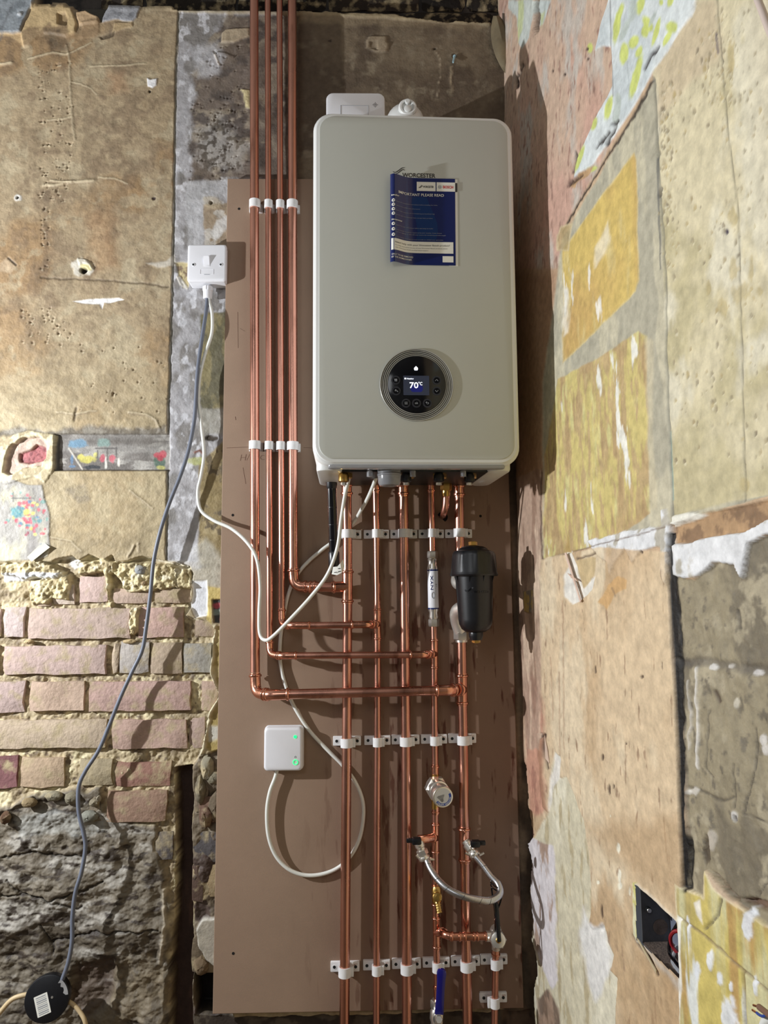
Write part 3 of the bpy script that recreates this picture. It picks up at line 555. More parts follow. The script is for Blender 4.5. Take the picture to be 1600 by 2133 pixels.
def paint_right(p):
    X, Y, U, V = p.x, p.y, p.u, p.v; one = np.ones(len(X))
    n1 = fbm(U, V, 5, 201, 5); n2 = fbm(U, V, 24, 207, 5); n4 = fbm(U, V, 80, 203, 4)
    p.c[:] = lin((196, 164, 126))
    p.all(sst(n1, .48, .64), (204, 178, 146), .8*one); p.all(sst(n2, .56, .7), (180, 150, 116), .4*one)
    p.h += (n1-.5)*.008+(n2-.5)*.002+(n4-.5)*.0008
    # pink plaster, upper left
    p.area([(1040, -300), (1460, -300), (1460, 0), (1400, 80), (1170, 480), (1165, 560), (1040, 560)], (200, 168, 140), 1, 3, 2, 210, mot=[((198, 154, 132), 5, .42, .72, 211, (1, .7)), ((190, 178, 164), 22, .52, .74, 212, (1, .5)), ((160, 122, 104), 70, .64, .76, 213, (1.5, .5))])
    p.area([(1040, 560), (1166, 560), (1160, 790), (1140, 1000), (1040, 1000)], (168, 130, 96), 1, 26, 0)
    # grey band under the diagonal, then the cream expanse
    p.area([(1455, 0), (1520, -300), (2600, -300), (2600, 900), (1600, 1032), (1395, 1090), (1250, 1132), (1130, 1165), (1130, 800), (1168, 500), (1180, 480), (1380, 130)], (172, 166, 142), 1, 1.5, 2, 215, dh=-.0025, mot=((192, 184, 154), 22, .5, .62, 216, (1, .4)))
    p.line([(1170, 482), (1300, 268), (1440, 24), (1462, -20)], 2.0, (40, 32, 28), -.0015, .95, 4, 3)
    p.area([(1360, 120), (1450, -10), (1480, -300), (2600, -300), (2600, 850), (1600, 1030), (1500, 1050), (1400, 1075), (1392, 900), (1382, 690), (1372, 420), (1358, 160)], (208, 196, 156), 1, 2, 2, 217, mot=[((190, 178, 132), 6, .5, .64, 218, (1, 1)), ((214, 206, 176), 12, .56, .68, 219, (1, .6))])
    p.area([(1360, 130), (1455, 0), (1490, 0), (1500, 120), (1420, 190), (1372, 260)], (196, 176, 140), .8, 12, 14, 220)
    r = np.random.RandomState(5)
    for k in range(430):
        q = r.rand()
        if q < .3: x = r.normal(1385, 12); y = r.uniform(160, 560)
        elif q < .5: x = r.normal(1505, 28); y = r.uniform(20, 220)
        else: x = r.uniform(1395, 1600); y = r.uniform(60, 980)
        if x < 1366: continue
        s = r.uniform(1.2, 4.6)*(1 if q < .5 else 1.05)
        c = ((160, 140, 96), (150, 136, 104), (178, 156, 96), (130, 116, 90))[r.randint(4)]
        p.blob(x, y, s*.75, s*r.uniform(1, 2.0), c, -.0012, r.uniform(.45, .85), .45, r.randint(99))
        p.blob(x+s*.5, y+s*1.2, s*.6, s*.6, (226, 218, 186), .0008, .5, .3, r.randint(99))
    for (x, y, rx, ry) in ((1540, 610, 30, 22), (1520, 560, 12, 26), (1500, 640, 14, 20), (1560, 560, 8, 30), (1518, 450, 12, 22), (1468, 600, 7, 14), (1578, 606, 8, 12), (1520, 130, 9, 34), (1545, 1010, 14, 16)):
        p.blob(x, y, rx*.7, ry, (182, 162, 100), -.001, .6, .7, int(x))
    p.line([(1490, -20), (1510, 220), (1530, 430), (1538, 620), (1548, 1045)], 1.5, (96, 90, 74), -.0015, .7, 1)
    p.line([(1491, 70), (1494, 110)], 2.6, (70, 62, 84), 0, .8)
    p.line([(1358, 160), (1368, 330), (1382, 560), (1385, 700), (1398, 1072)], 2.2, (122, 120, 104), -.002, .8, 2); p.line([(1366, 330), (1373, 560)], 1.6, (60, 66, 76), 0, .7, 1); p.line([(1394, 900), (1399, 1040)], 2, (120, 170, 166), 0, .7, 1)
    # grey vertical and diagonal bands, yellow paint between
    p.area([(1168, 520), (1316, 318), (1322, 335), (1330, 585), (1322, 608), (1170, 758)], (208, 178, 78), 1, 1.8, 3, 225, mot=[((194, 154, 78), 6, .42, .7, 226, (1, .5)), ((208, 190, 124), 26, .5, .8, 227, (1.2, .35)), ((228, 222, 206), 26, .68, .73, 228, (1.3, .35))], rim=((214, 202, 150), 2.4, .6))
    p.area([(1160, 790), (1240, 748), (1325, 690), (1345, 700), (1350, 900), (1352, 1070), (1300, 1108), (1250, 1132), (1130, 1165), (1132, 950)], (202, 184, 100), 1, 2, 3, 230, mot=[((176, 146, 94), 26, .46, .66, 231, (1.8, .5)), ((188, 160, 104), 70, .5, .64, 236, (1.6, .4)), ((206, 196, 120), 40, .58, .76, 232, (1.2, .4)), ((224, 222, 208), 24, .70, .75, 233, (1.3, .45))])
    p.area([(1342, 700), (1360, 712), (1358, 900), (1368, 1060), (1350, 1064), (1346, 860)], (196, 184, 148), .7, 4, 4, 234)
    p.area([(1172, 700), (1182, 690), (1184, 620), (1176, 600), (1168, 640)], (226, 222, 206), .7, 4, 6, 235)
    p.area([(1235, 560), (1262, 530), (1270, 500), (1262, 460), (1250, 500), (1240, 520)], (230, 226, 210), .5, 4, 7, 236)
    # white filler along the ledge
    p.area([(1220, 1128), (1300, 1105), (1378, 1095), (1376, 1062), (1388, 1058), (1396, 1092), (1600, 1050), (1700, 1030), (1700, 1112), (1600, 1112), (1560, 1130), (1545, 1205), (1536, 1215), (1530, 1175), (1490, 1170), (1445, 1205), (1405, 1205), (1398, 1190), (1394, 1140), (1388, 1220), (1378, 1200), (1378, 1140), (1340, 1145), (1318, 1170), (1300, 1140), (1268, 1200), (1262, 1172), (1240, 1150)],
           (218, 220, 222), 1, 1.4, 5, 240, dh=.003, mot=((182, 176, 160), 36, .54, .66, 241, (1, 1)))
    p.area([(1396, 1090), (1500, 1062), (1600, 1040), (2600, 880), (2600, 960), (1700, 1068), (1600, 1080), (1545, 1110), (1480, 1120), (1440, 1128), (1405, 1132), (1398, 1105)], (176, 138, 92), 1, 2, 5, 243, h=-.005, mot=((138, 106, 72), 50, .48, .6, 244, (1, 1)))
    p.area([(1400, 1076), (1440, 1066), (1470, 1074), (1420, 1092), (1402, 1098)], (232, 230, 216), .9, 2, 4, 245, dh=.003)
    p.line([(1130, 1166), (1250, 1133), (1300, 1122), (1390, 1098)], 1.6, (110, 84, 64), -.002, .8, 2)
    # peach board face and its marks
    p.area([(1094, 1170), (1250, 1140), (1392, 1150), (1392, 1240), (1402, 1400), (1412, 1560), (1420, 1700), (1425, 1860), (1430, 2400), (1094, 2400)], (214, 188, 146), .9, 2, 2, 250, mot=[((196, 164, 118), 5, .5, .7, 251, (1, .6)), ((220, 200, 162), 8, .56, .68, 252, (1, .6)), ((160, 130, 98), 60, .7, .8, 253, (1.5, .4))])
    p.area([(1394, 1700), (1426, 1700), (1430, 1900), (1340, 1990), (1290, 2133), (1280, 2400), (1420, 2400), (1420, 1900), (1200, 1720)], (182, 146, 98), .6, 25, 20, 254)
    p.area([(1245, 1255), (1262, 1218), (1282, 1200), (1306, 1205), (1304, 1225), (1275, 1240), (1262, 1270)], (206, 160, 92), .9, 2, 5, 255); p.line([(1272, 1225), (1280, 1242)], 2, (120, 100, 80), 0, .6)
    p.area([(1176, 1150), (1188, 1148), (1200, 1180), (1212, 1225), (1236, 1200), (1230, 1230), (1208, 1250), (1192, 1258), (1176, 1242), (1174, 1200), (1184, 1180)], (222, 218, 206), 1, 1.4, 3, 256, dh=-.002)
    p.area([(1200, 1165), (1240, 1160), (1236, 1200), (1214, 1228), (1202, 1195)], (198, 172, 118), .9, 2, 4, 257, dh=-.001)
    p.area([(1172, 1150), (1182, 1112), (1184, 1140), (1186, 1152)], (180, 150, 80), 1, 1.5, 2, 258, dh=-.002); p.line([(1199, 1165), (1225, 1158), (1240, 1152)], 2, (96, 76, 58), -.003, .9, 2)
    for (x, y, rx, ry) in ((1256, 1578, 2.4, 7), (1271, 1645, 3, 12), (1280, 1638, 1.5, 6), (1253, 1900, 2.5, 14), (1252, 1935, 4, 6), (1337, 1410, 3, 3), (1338, 1150, 2, 4), (1311, 1161, 3, 3), (1380, 1385, 1.5, 8), (1240, 1395, 1.5, 8), (1305, 1549, 2, 2), (1180, 1730, 2, 3), (1160, 2010, 3, 16)):
        p.blob(x, y, rx, ry, (70, 50, 36), -.002, .9, .4)
    for (x, y, rx, ry) in ((1292, 1766, 3.5, 10), (1293, 1845, 5, 8), (1292, 1825, 3, 14), (1313, 1858, 2, 9), (1275, 1700, 1.5, 2.5), (1247, 1838, 3, 4)):
        p.blob(x, y, rx, ry, (232, 228, 204), -.001, .95, .4)
    for x, y0, y1 in ((1165, 1400, 1900), (1172, 1250, 1560), (1148, 1370, 1500), (1152, 1560, 1620)): p.line([(x, y0), (x+4, y1)], 1.3, (160, 120, 88), -.001, .6, 2)
    # pale peeled area near the corner
    p.area([(1144, 1690), (1146, 1620), (1158, 1568), (1166, 1575), (1166, 1620), (1182, 1620), (1200, 1660), (1216, 1710), (1226, 1780), (1232, 1850), (1226, 1925), (1236, 1936), (1258, 1925), (1264, 1960), (1276, 1990), (1270, 2022), (1286, 2036), (1285, 2070), (1280, 2133), (1282, 2400), (1100, 2400), (1100, 1760), (1118, 1738)],
           (206, 198, 166), 1, 1.4, 3, 260, dh=-.0025, rim=((232, 222, 190), 2, .6), mot=[((220, 214, 186), 9, .5, .62, 261, (1, .5)), ((186, 172, 132), 40, .6, .7, 262, (1.3, .4))])
    p.area([(1144, 1690), (1146, 1620), (1158, 1568), (1168, 1580), (1164, 1622), (1152, 1640)], (226, 222, 212), .9, 2, 3, 263)
    p.area([(1215, 1885), (1226, 1925), (1258, 1928), (1272, 1990), (1268, 2020), (1240, 2090), (1225, 2060), (1205, 1950)], (224, 224, 222), .85, 6, 8, 264)
    p.area([(1100, 1742), (1128, 1755), (1150, 1765), (1156, 1800), (1158, 1900), (1160, 2040), (1145, 2062), (1128, 2020), (1110, 1960), (1100, 1880)], (214, 208, 210), 1, 2.5, 6, 265, mot=((170, 142, 122), 30, .56, .66, 266, (1, .4)))
    p.area([(1094, 1400), (1120, 1420), (1134, 1500), (1134, 1600), (1140, 1690), (1118, 1700), (1105, 1690), (1094, 1600)], (200, 140, 112), .9, 8, 6, 267, mot=((170, 110, 90), 40, .54, .66, 268, (1.2, .4)))
    p.area([(1118, 1526), (1134, 1530), (1133, 1620), (1142, 1690), (1132, 1680), (1126, 1600), (1122, 1560)], (170, 122, 90), .9, 2, 3, 269, dh=.003); p.line([(1134, 1530), (1133, 1560), (1142, 1600)], 2.4, (40, 26, 20), -.005, .95, 2)
    p.blob(1127, 1533, 4, 6, (48, 32, 24), -.005)
    p.area([(1080, 1560), (1098, 1600), (1100, 1700), (1112, 1740), (1100, 1760), (1106, 1960), (1116, 2010), (1110, 2060), (1118, 2400), (1070, 2400), (1070, 1560)], (110, 76, 58), 1, 2, 7, 270, h=-.016, mot=((70, 48, 38), 40, .5, .6, 271, (1, 1)))
    p.area([(1118, 2080), (1140, 2060), (1160, 2100), (1172, 2400), (1112, 2400)], (150, 118, 96), .9, 3, 5, 272, mot=((110, 84, 68), 50, .5, .6, 273, (1, .4)))
    # scraped strip at the corner
    p.area([(1060, 1000), (1092, 990), (1120, 975), (1128, 980), (1128, 1150), (1125, 1560), (1100, 1560), (1076, 1400), (1070, 1100)], (178, 146, 122), .9, 3, 4, 275, mot=[((150, 116, 94), 24, .5, .62, 276, (1, .25)), ((210, 180, 150), 30, .58, .68, 277, (1, .25))])
    p.area([(1092, 1232), (1112, 1230), (1112, 1276), (1094, 1274)], (206, 176, 84), 1, 1.5, 3, 278, dh=.003, mot=((150, 140, 120), 60, .5, .6, 279, (1, 1)))
    p.line([(1126, 985), (1127, 1120), (1130, 1164)], 1.8, (70, 50, 40), -.002, .85, 2)
    # black gap, then bare render
    p.area([(1394, 1110), (1401, 1110), (1404, 1260), (1412, 1400), (1422, 1560), (1424, 1700), (1430, 1800), (1427, 1870), (1422, 1862), (1414, 1700), (1410, 1560), (1402, 1400), (1390, 1230), (1392, 1180)], (14, 10, 9), 1, 1., 2, 280, h=-.004)
    ren = [(1401, 1130), (1404, 1200), (1445, 1208), (1490, 1170), (1530, 1175), (1545, 1205), (1560, 1130), (1600, 1112), (1700, 1080), (2600, 980), (2600, 2000), (1700, 1960), (1600, 1935), (1520, 1870), (1470, 1810), (1465, 1868), (1425, 1850), (1430, 1700), (1422, 1560), (1412, 1400), (1404, 1260)]
    p.area(ren, (150, 138, 108), 1, 1.5, 4, 282, h=-.004, mot=[((122, 112, 90), 12, .46, .6, 283, (1, 1)), ((168, 156, 126), 30, .56, .68, 284, (1, 1)), ((116, 107, 88), 90, .6, .78, 285, (1, 1))])
    idx, d = p.sd(ren, 4, 282); idx = idx[d < 0]; p.h[idx] += (fbm(U[idx], V[idx], 40, 286, 5)-.5)*.006+(fbm(U[idx], V[idx], 8, 287, 3)-.5)*.006
    p.area([(1405, 1375), (1480, 1372), (1600, 1392), (1600, 1410), (1480, 1392), (1410, 1388)], (96, 90, 82), .6, 6, 10, 288, dh=-.002)
    for pts, c, w in (([(1446, 1390), (1446, 1520), (1448, 1600)], (222, 218, 210), 2.6), ([(1568, 1515), (1566, 1600), (1545, 1690)], (76, 68, 58), 1.8), ([(1525, 1590), (1524, 1682)], (80, 72, 60), 1.8), ([(1545, 1695), (1600, 1718)], (80, 72, 60), 1.6), ([(1592, 1800), (1588, 1840), (1574, 1865)], (84, 76, 62), 2), ([(1470, 1480), (1465, 1600), (1480, 1620)], (96, 88, 72), 1.6), ([(1590, 1500), (1600, 1540)], (80, 72, 60), 1.6), ([(1430, 1640), (1500, 1668), (1520, 1660)], (90, 82, 68), 3), ([(1530, 1270), (1533, 1310)], (80, 72, 60), 3), ([(1482, 1440), (1490, 1460)], (70, 50, 36), 4)):
        p.line(pts, w, c, -.002 if c[0] < 120 else .002, .85, 4, 4)
    for (x, y, rx, ry, c) in ((1477, 1390, 9, 7, (206, 204, 200)), (1570, 1402, 9, 6, (214, 210, 206)), (1514, 1388, 8, 6, (200, 194, 184)), (1524, 1465, 5, 12, (206, 198, 178)), (1525, 1700, 9, 12, (206, 204, 200)), (1478, 1750, 9, 22, (190, 180, 164)), (1466, 1770, 8, 30, (70, 56, 42)), (1525, 1705, 4, 6, (70, 60, 50)), (1590, 1560, 10, 12, (200, 196, 190)), (1440, 1648, 9, 8, (196, 190, 178)), (1584, 1540, 8, 10, (206, 202, 196)), (1432, 1650, 6, 5, (214, 210, 200))):
        p.blob(x, y, rx, ry, c, -.004 if c[0] < 100 else .001, .8, .6, int(y))
    p.line([(1428, 1420), (1430, 1470), (1432, 1560)], 2.2, (206, 200, 190), .002, .6, 6, 12)
    # yellow painted section, bottom right
    yel = [(1409, 1842), (1418, 1848), (1464, 1866), (1468, 1872), (1467, 1812), (1475, 1822), (1488, 1850), (1510, 1870), (1560, 1900), (1600, 1928), (1750, 1990), (2600, 2200), (2600, 3300), (1415, 3300), (1416, 2133), (1417, 2040), (1413, 1915), (1411, 1890)]
    p.area(yel, (206, 186, 82), 1, 1.3, 2, 290, h=.002, rim=((230, 214, 176), 3, .9), mot=[((184, 164, 84), 14, .4, .66, 291, (1.6, .22)), ((204, 198, 142), 22, .48, .7, 292, (1.8, .2)), ((218, 222, 216), 18, .66, .72, 293, (1.6, .3)), ((188, 150, 70), 20, .62, .76, 294, (1.8, .25))])
    p.line([(1418, 1912), (1470, 1948), (1530, 2003), (1600, 2062), (1700, 2140)], 2.4, (136, 116, 84), -.003, .9, 2); p.line([(1552, 2022), (1556, 2133)], 2.2, (104, 84, 62), -.003, .8, 2)
    p.area([(1480, 1815), (1500, 1845), (1540, 1872), (1600, 1905), (1600, 1880), (1560, 1868), (1530, 1872), (1500, 1835)], (110, 80, 60), .9, 2, 5, 295, dh=-.01)
    p.line([(1506, 1873), (1500, 1905), (1472, 1935)], 2.6, (96, 88, 74), -.003, .9, 3); p.area([(1449, 1880), (1462, 1872), (1466, 1925), (1454, 1905)], (232, 226, 212), .9, 2, 3, 296)
    for (x, y, rx, ry) in ((1562, 1925, 10, 34), (1457, 2020, 6, 18), (1503, 2035, 7, 14), (1484, 2000, 7, 20), (1524, 2115, 18, 36), (1527, 2055, 4, 9), (1438, 1930, 4, 22), (1578, 2050, 5, 20)):
        p.blob(x, y, rx, ry, (222, 228, 236), .001, .85, .6, int(y))
    p.area([(1414, 1905), (1421, 1915), (1420, 1990), (1424, 2050), (1417, 2133), (1413, 2050)], (236, 236, 226), .9, 1.5, 2, 297)
    # edges of the socket opening
    p.area([(1321, 1838), (1331, 1838), (1331, 1968), (1322, 1952)], (216, 214, 170), 1, 1, 1, 298, dh=.0025, mot=((206, 200, 110), 40, .5, .6, 299, (1, 1)))
    p.line([(1331, 1842), (1370, 1876), (1413, 1917)], 2.6, (222, 210, 186), .0015, .8, 2); p.line([(1330, 1958), (1368, 2003), (1400, 2035), (1418, 2060)], 6, (196, 186, 172), 0, .7, 4)
    p.line([(1320, 1950), (1326, 1962), (1345, 1985), (1358, 2005), (1369, 2030)], 2.6, (64, 42, 28), -.004, .95, 2)
    # papered strip with yellow petals
    dais = [(1290, -300), (1480, -300), (1452, 0), (1440, 26), (1398, 96), (1360, 150), (1330, 205), (1300, 250), (1280, 285), (1262, 305), (1234, 343), (1215, 356), (1196, 369), (1200, 340), (1212, 308), (1232, 262), (1256, 215), (1275, 180), (1274, 96), (1255, 96), (1240, 106), (1250, 60), (1268, 0)]
    p.area(dais, (206, 214, 214), 1, 1.2, 2, 300, dh=.002, rim=((232, 236, 236), 2, .5), mot=((190, 200, 202), 8, .5, .62, 301, (1, 1)))
    for (x, y, rx, ry, ro) in ((1287, 55, 7, 34, .15), (1293, 30, 5, 26, .3), (1335, 10, 8, 22, .35), (1350, 50, 9, 18, -.5), (1344, 65, 8, 13, 0), (1400, 2, 6, 12, .3), (1320, 88, 9, 14, .5), (1300, 112, 8, 22, .1), (1325, 160, 8, 46, .25), (1368, 66, 5, 30, .3), (1402, 56, 12, 12, 0), (1392, 80, 6, 18, .5), (1268, 225, 7, 26, .25), (1238, 258, 6, 14, .3), (1207, 330, 6, 30, .35), (1228, 100, 6, 10, 0), (1380, 5, 5, 7, 0), (1330, 108, 6, 14, .4), (1232, 352, 12, 5, -.3)):
        p.blob(x, y, rx, ry, (200, 211, 88), 0, .95, .22, int(x), ro)
    for (x, y, rx, ry, ro) in ((1320, 20, 8, 24, .1), (1303, 62, 6, 26, .4), (1285, 230, 7, 30, .15), (1287, 205, 5, 12, 0), (1360, 40, 4, 18, .5)):
        p.blob(x, y, rx, ry, (178, 190, 180), 0, .8, .2, int(x), ro)
    p.line([(1273, 0), (1274, 100), (1277, 200)], 1.2, (90, 84, 84), -.001, .7); p.line([(1306, 128), (1312, 205)], 1.2, (160, 170, 170), 0, .7)
    for pts in ([(1284, 256), (1276, 275), (1262, 300)], [(1268, 275), (1250, 300), (1244, 308)], [(1372, 96), (1355, 118), (1345, 142)], [(1288, 250), (1276, 258)]): p.line(pts, 3, (44, 30, 26), -.004, .95, 5, 7)
    p.area([(1183, 388), (1205, 362), (1235, 344), (1225, 366), (1200, 380), (1196, 392)], (190, 150, 100), 1, 1.5, 3, 303, dh=-.001); p.line([(1198, 315), (1200, 335), (1192, 360)], 1.8, (50, 36, 30), -.003, .9, 3); p.line([(1184, 386), (1200, 370), (1212, 366)], 3, (60, 40, 30), -.004, .9, 5, 8)
    p.area([(1170, 470), (1190, 465), (1180, 520), (1162, 522), (1160, 490)], (176, 152, 96), .8, 3, 4, 304, rim=((214, 196, 150), 2))
    # top of the corner: torn paper, split
    p.area([(1060, 0), (1118, 0), (1108, 50), (1104, 80), (1090, 100), (1080, 90), (1078, 40), (1060, 20)], (196, 204, 196), 1, 1.5, 4, 306); p.area([(1080, 0), (1092, 0), (1088, 60), (1080, 90), (1078, 50)], (196, 206, 132), .8, 2, 3, 307)
    p.area([(1122, 0), (1148, 0), (1140, 20), (1132, 50), (1126, 55), (1122, 20)], (190, 200, 196), 1, 1.5, 2, 308); p.area([(1125, 30), (1136, 22), (1128, 58)], (190, 198, 130), .8, 2, 2, 309)
    p.area([(1112, 0), (1124, 0), (1120, 14), (1125, 30), (1124, 65), (1116, 70), (1110, 55), (1113, 20)], (20, 14, 12), 1, 1.3, 3, 310, h=-.02); p.line([(1089, 135), (1084, 152), (1077, 160), (1078, 182)], 3, (20, 14, 12), -.008, .95, 3)
    p.blob(1151, 148, 3, 3, (60, 40, 34), -.003); p.blob(1175, 155, 2.5, 3, (70, 50, 40), -.002); p.blob(1222, 102, 3, 3, (60, 44, 40), -.002); p.blob(1224, 123, 3, 3, (60, 44, 40), -.002); p.blob(1507, 482, 4, 6, (80, 70, 84), -.001)
    p.line([(1400, 1150), (1402, 1200), (1405, 1262), (1412, 1400), (1420, 1560), (1424, 1700), (1430, 1800), (1428, 1858)], 4.2, (14, 10, 9), -.002, 1., 4, 12)
    p.line([(1398, 1110), (1399, 1150), (1401, 1190)], 1.6, (40, 30, 24), -.003, .9, 2, 12)
    # beyond the picture
    far = np.clip((U-.98)/.1, 0, 1)
    p.all(far, (190, 170, 130), .5*one)

BOXHOLE = [(1330.5, 1845), (1412.5, 1918), (1415.5, 2036), (1330.5, 1958)]
ss = axis([(-.03, .005), (.35, .0035), (.6, .0026), (1.02, .02), (1.5, None)])
zr = axis([(-.02, .05), (.38, .0019), (2.96, .01), (3.2, None)])
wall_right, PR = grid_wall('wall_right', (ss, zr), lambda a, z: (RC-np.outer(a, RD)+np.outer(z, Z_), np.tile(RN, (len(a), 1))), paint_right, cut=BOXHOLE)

# ------------------------------------------------------------------ bricks, each its own piece of the wall
def brick(x0, y0, x1, y1, col, proud=-.006, sd=0, chip=None, deep=.03):
    r = random.Random(sd+int(x0*7+y0)); mb = MB()
    A = W(x0, y1)[[0, 2]]; B = W(x1, y0)[[0, 2]]; nx = max(3, int((B[0]-A[0])/.022)+1); nz = 4
    vs = []
    for j in range(nz):
        for i in range(nx):
            fx = i/(nx-1); fz = j/(nz-1); e = (i in (0, nx-1)) + (j in (0, nz-1))
            x = A[0]+(B[0]-A[0])*fx+(r.uniform(-.0022, .0022) if e else 0); z = A[1]+(B[1]-A[1])*fz+(r.uniform(-.002, .002) if e else 0)
            y = proud-(-.0035 if False else 0)
            d = -proud + .0042*e*r.uniform(.5, 1.3)+r.uniform(-.0012, .0012)
            if chip and chip[0] < fx < chip[2] and chip[1] < fz < chip[3]: d += .007
            vs.append((x, d, z))
    n = nx*nz; ring = [i for i in range(nx)]+[j*nx+nx-1 for j in range(1, nz)]+[(nz-1)*nx+i for i in range(nx-2, -1, -1)]+[j*nx for j in range(nz-2, 0, -1)]
    fs = [(j*nx+i, j*nx+i+1, (j+1)*nx+i+1, (j+1)*nx+i) for j in range(nz-1) for i in range(nx-1)]
    for q in ring: vs.append((vs[q][0], deep, vs[q][2]))
    m = len(ring); fs += [(ring[k], n+k, n+(k+1) % m, ring[(k+1) % m]) for k in range(m)]
    mb.add(vs, fs)
    return obj('brick', mb, M['brick'], wall_back, smooth=50, color=dusty(col))
PK = (172, 148, 138); TN = (172, 152, 128)
def dusty(c): g = sum(c)/3; return tuple(min(235, 1.1*(.66*q+.34*(g+d))) for q, d in zip(c, (6, 0, -10)))
for q in ((-330, 1268, -125, 1328, TN), (-115, 1268, -4, 1328, PK), (-330, 1345, -225, 1406, PK), (-215, 1345, -8, 1406, TN), (-330, 1420, -205, 1486, TN), (-195, 1420, -100, 1486, PK), (-330, 1500, -100, 1562, PK), (-330, 1578, -205, 1643, TN), (-195, 1578, -100, 1643, PK), (2, 1266, 47, 1328, (178, 160, 158)), (55, 1266, 268, 1331, PK, -.004, 1, (.78, .45, 1, 1)), (283, 1264, 380, 1328, (176, 140, 130), -.006, 2, (.72, 0, 1, .5)), (402, 1292, 446, 1326, (150, 128, 112), -.012),
          (2, 1345, 218, 1406, (172, 146, 140), -.004), (231, 1342, 243, 1403, TN), (246, 1338, 308, 1403, (156, 150, 146), -.005), (310, 1340, 378, 1404, (158, 138, 116), -.006), (380, 1340, 438, 1402, (138, 136, 130), -.006),
          (-90, 1420, 46, 1488, (166, 142, 138)), (57, 1420, 172, 1482, (172, 144, 124), -.005, 3, (.45, .1, .9, .7)), (182, 1420, 394, 1483, (166, 132, 124), -.005), (417, 1420, 452, 1482, (170, 140, 124), -.010),
          (-90, 1500, 218, 1562, (170, 150, 126), -.004), (230, 1500, 386, 1562, (164, 132, 120), -.006, 5, (.35, .05, .72, .9)), (390, 1497, 424, 1560, (158, 132, 122), -.012),
          (-90, 1578, 32, 1645, (118, 72, 78), -.008, 6, (0, 0, 1, 1)), (37, 1580, 130, 1643, (166, 140, 112), -.006), (160, 1584, 230, 1640, (150, 136, 106), -.008), (235, 1590, 352, 1642, (140, 96, 84), -.012, 7, (.0, .5, .4, 1)),
          (72, 1224, 100, 1262, (178, 150, 140), -.008), (106, 1216, 150, 1258, (182, 164, 150), -.008), (160, 1200, 222, 1255, (180, 152, 146), -.008), (233, 1226, 312, 1256, (172, 146, 130), -.008), (320, 1226, 394, 1256, (168, 144, 122), -.008),
          (220, 1650, 345, 1715, (140, 108, 90), -.004), (318, 1738, 358, 1796, (82, 78, 82), -.008), (168, 1655, 206, 1714, (120, 108, 90), -.006),
          (401, 1735, 475, 1797, (76, 74, 80), -.004), (404, 1612, 432, 1694, (120, 104, 86), -.004), (414, 1660, 470, 1715, (112, 84, 70), -.002), (398, 1806, 424, 1880, (84, 64, 56), .0), (428, 1802, 474, 1870, (140, 118, 82), -.002), (398, 1960, 424, 2028, (98, 84, 66), -.004), (428, 1985, 474, 2030, (130, 112, 84), -.002)):
    brick(q[0], q[1], q[2], q[3], q[4], q[5] if len(q) > 5 else -.006, q[6] if len(q) > 6 else 0, q[7] if len(q) > 7 else None)
r = random.Random(3)
for row, (y0, y1) in enumerate(((-75, -42), (-36, 2), (8, 42))):
    x = 240 - 40*row
    while x < 1050:
        w = r.choice((96, 96, 196))
        if not (row == 2 and x+w < 640): brick(x, y0, min(x+w-6, 1056), y1, r.choice(((34, 31, 31), (44, 38, 36), (27, 25, 26))), -.028, int(x), deep=.06)
        x += w
# broken lump stuck in the mortar
def rock(x, y, rx, ry, off, dp, col, seed, par=None):
    r = np.random.RandomState(seed); c = W(x, y, off); k = 1/870.; mb = MB(); vs = []; nu, nv = 12, 7
    for j in range(nv+1):
        th = math.pi*j/nv
        for i in range(nu):
            ph = 2*math.pi*i/nu; q = 1+r.uniform(-.12, .10)
            vs.append(c+np.array([math.sin(th)*math.cos(ph)*rx*k*q, math.cos(th)*dp*q, math.sin(th)*math.sin(ph)*ry*k*q]))
    mb.add(vs, [(j*nu+i, j*nu+(i+1) % nu, (j+1)*nu+(i+1) % nu, (j+1)*nu+i) for j in range(nv) for i in range(nu)])
    return obj('stone', mb, M['brick'], wall_back, smooth=38, color=col)
rock(292, 1187, 12, 10, .004, .008, (146, 150, 154), 1); rock(432, 1600, 14, 26, .0, .014, (136, 130, 112), 2); rock(447, 1618, 18, 14, -.002, .014, (126, 120, 102), 3)
rock(112, 1658, 18, 10, -.002, .012, (132, 126, 108), 4); rock(150, 1662, 16, 12, -.004, .012, (124, 118, 100), 5); rock(196, 1672, 10, 8, -.002, .010, (130, 122, 104), 6); rock(186, 1700, 17, 12, -.004, .012, (126, 126, 116), 7)
rock(206, 1663, 5, 6, 0, .006, (150, 142, 124), 8); rock(60, 1672, 16, 10, -.004, .012, (132, 116, 88), 9); rock(430, 1700, 14, 22, -.004, .016, (96, 74, 62), 10); rock(450, 1680, 16, 30, -.008, .014, (104, 92, 76), 11)
rock(418, 1645, 12, 30, -.008, .014, (112, 104, 88), 12); rock(300, 1215, 7, 5, .0, .006, (150, 130, 100), 13); rock(279, 1312, 7, 10, -.006, .010, (188, 170, 132), 14); rock(270, 1336, 14, 5, -.006, .008, (184, 164, 126), 15); rock(60, 1337, 10, 5, -.006, .008, (188, 166, 128), 16)
rock(12, 1703, 10, 12, -.004, .014, (96, 74, 58), 17); rock(420, 2010, 16, 18, -.004, .014, (108, 92, 72), 18)

# loose wallpaper that stands away from the walls


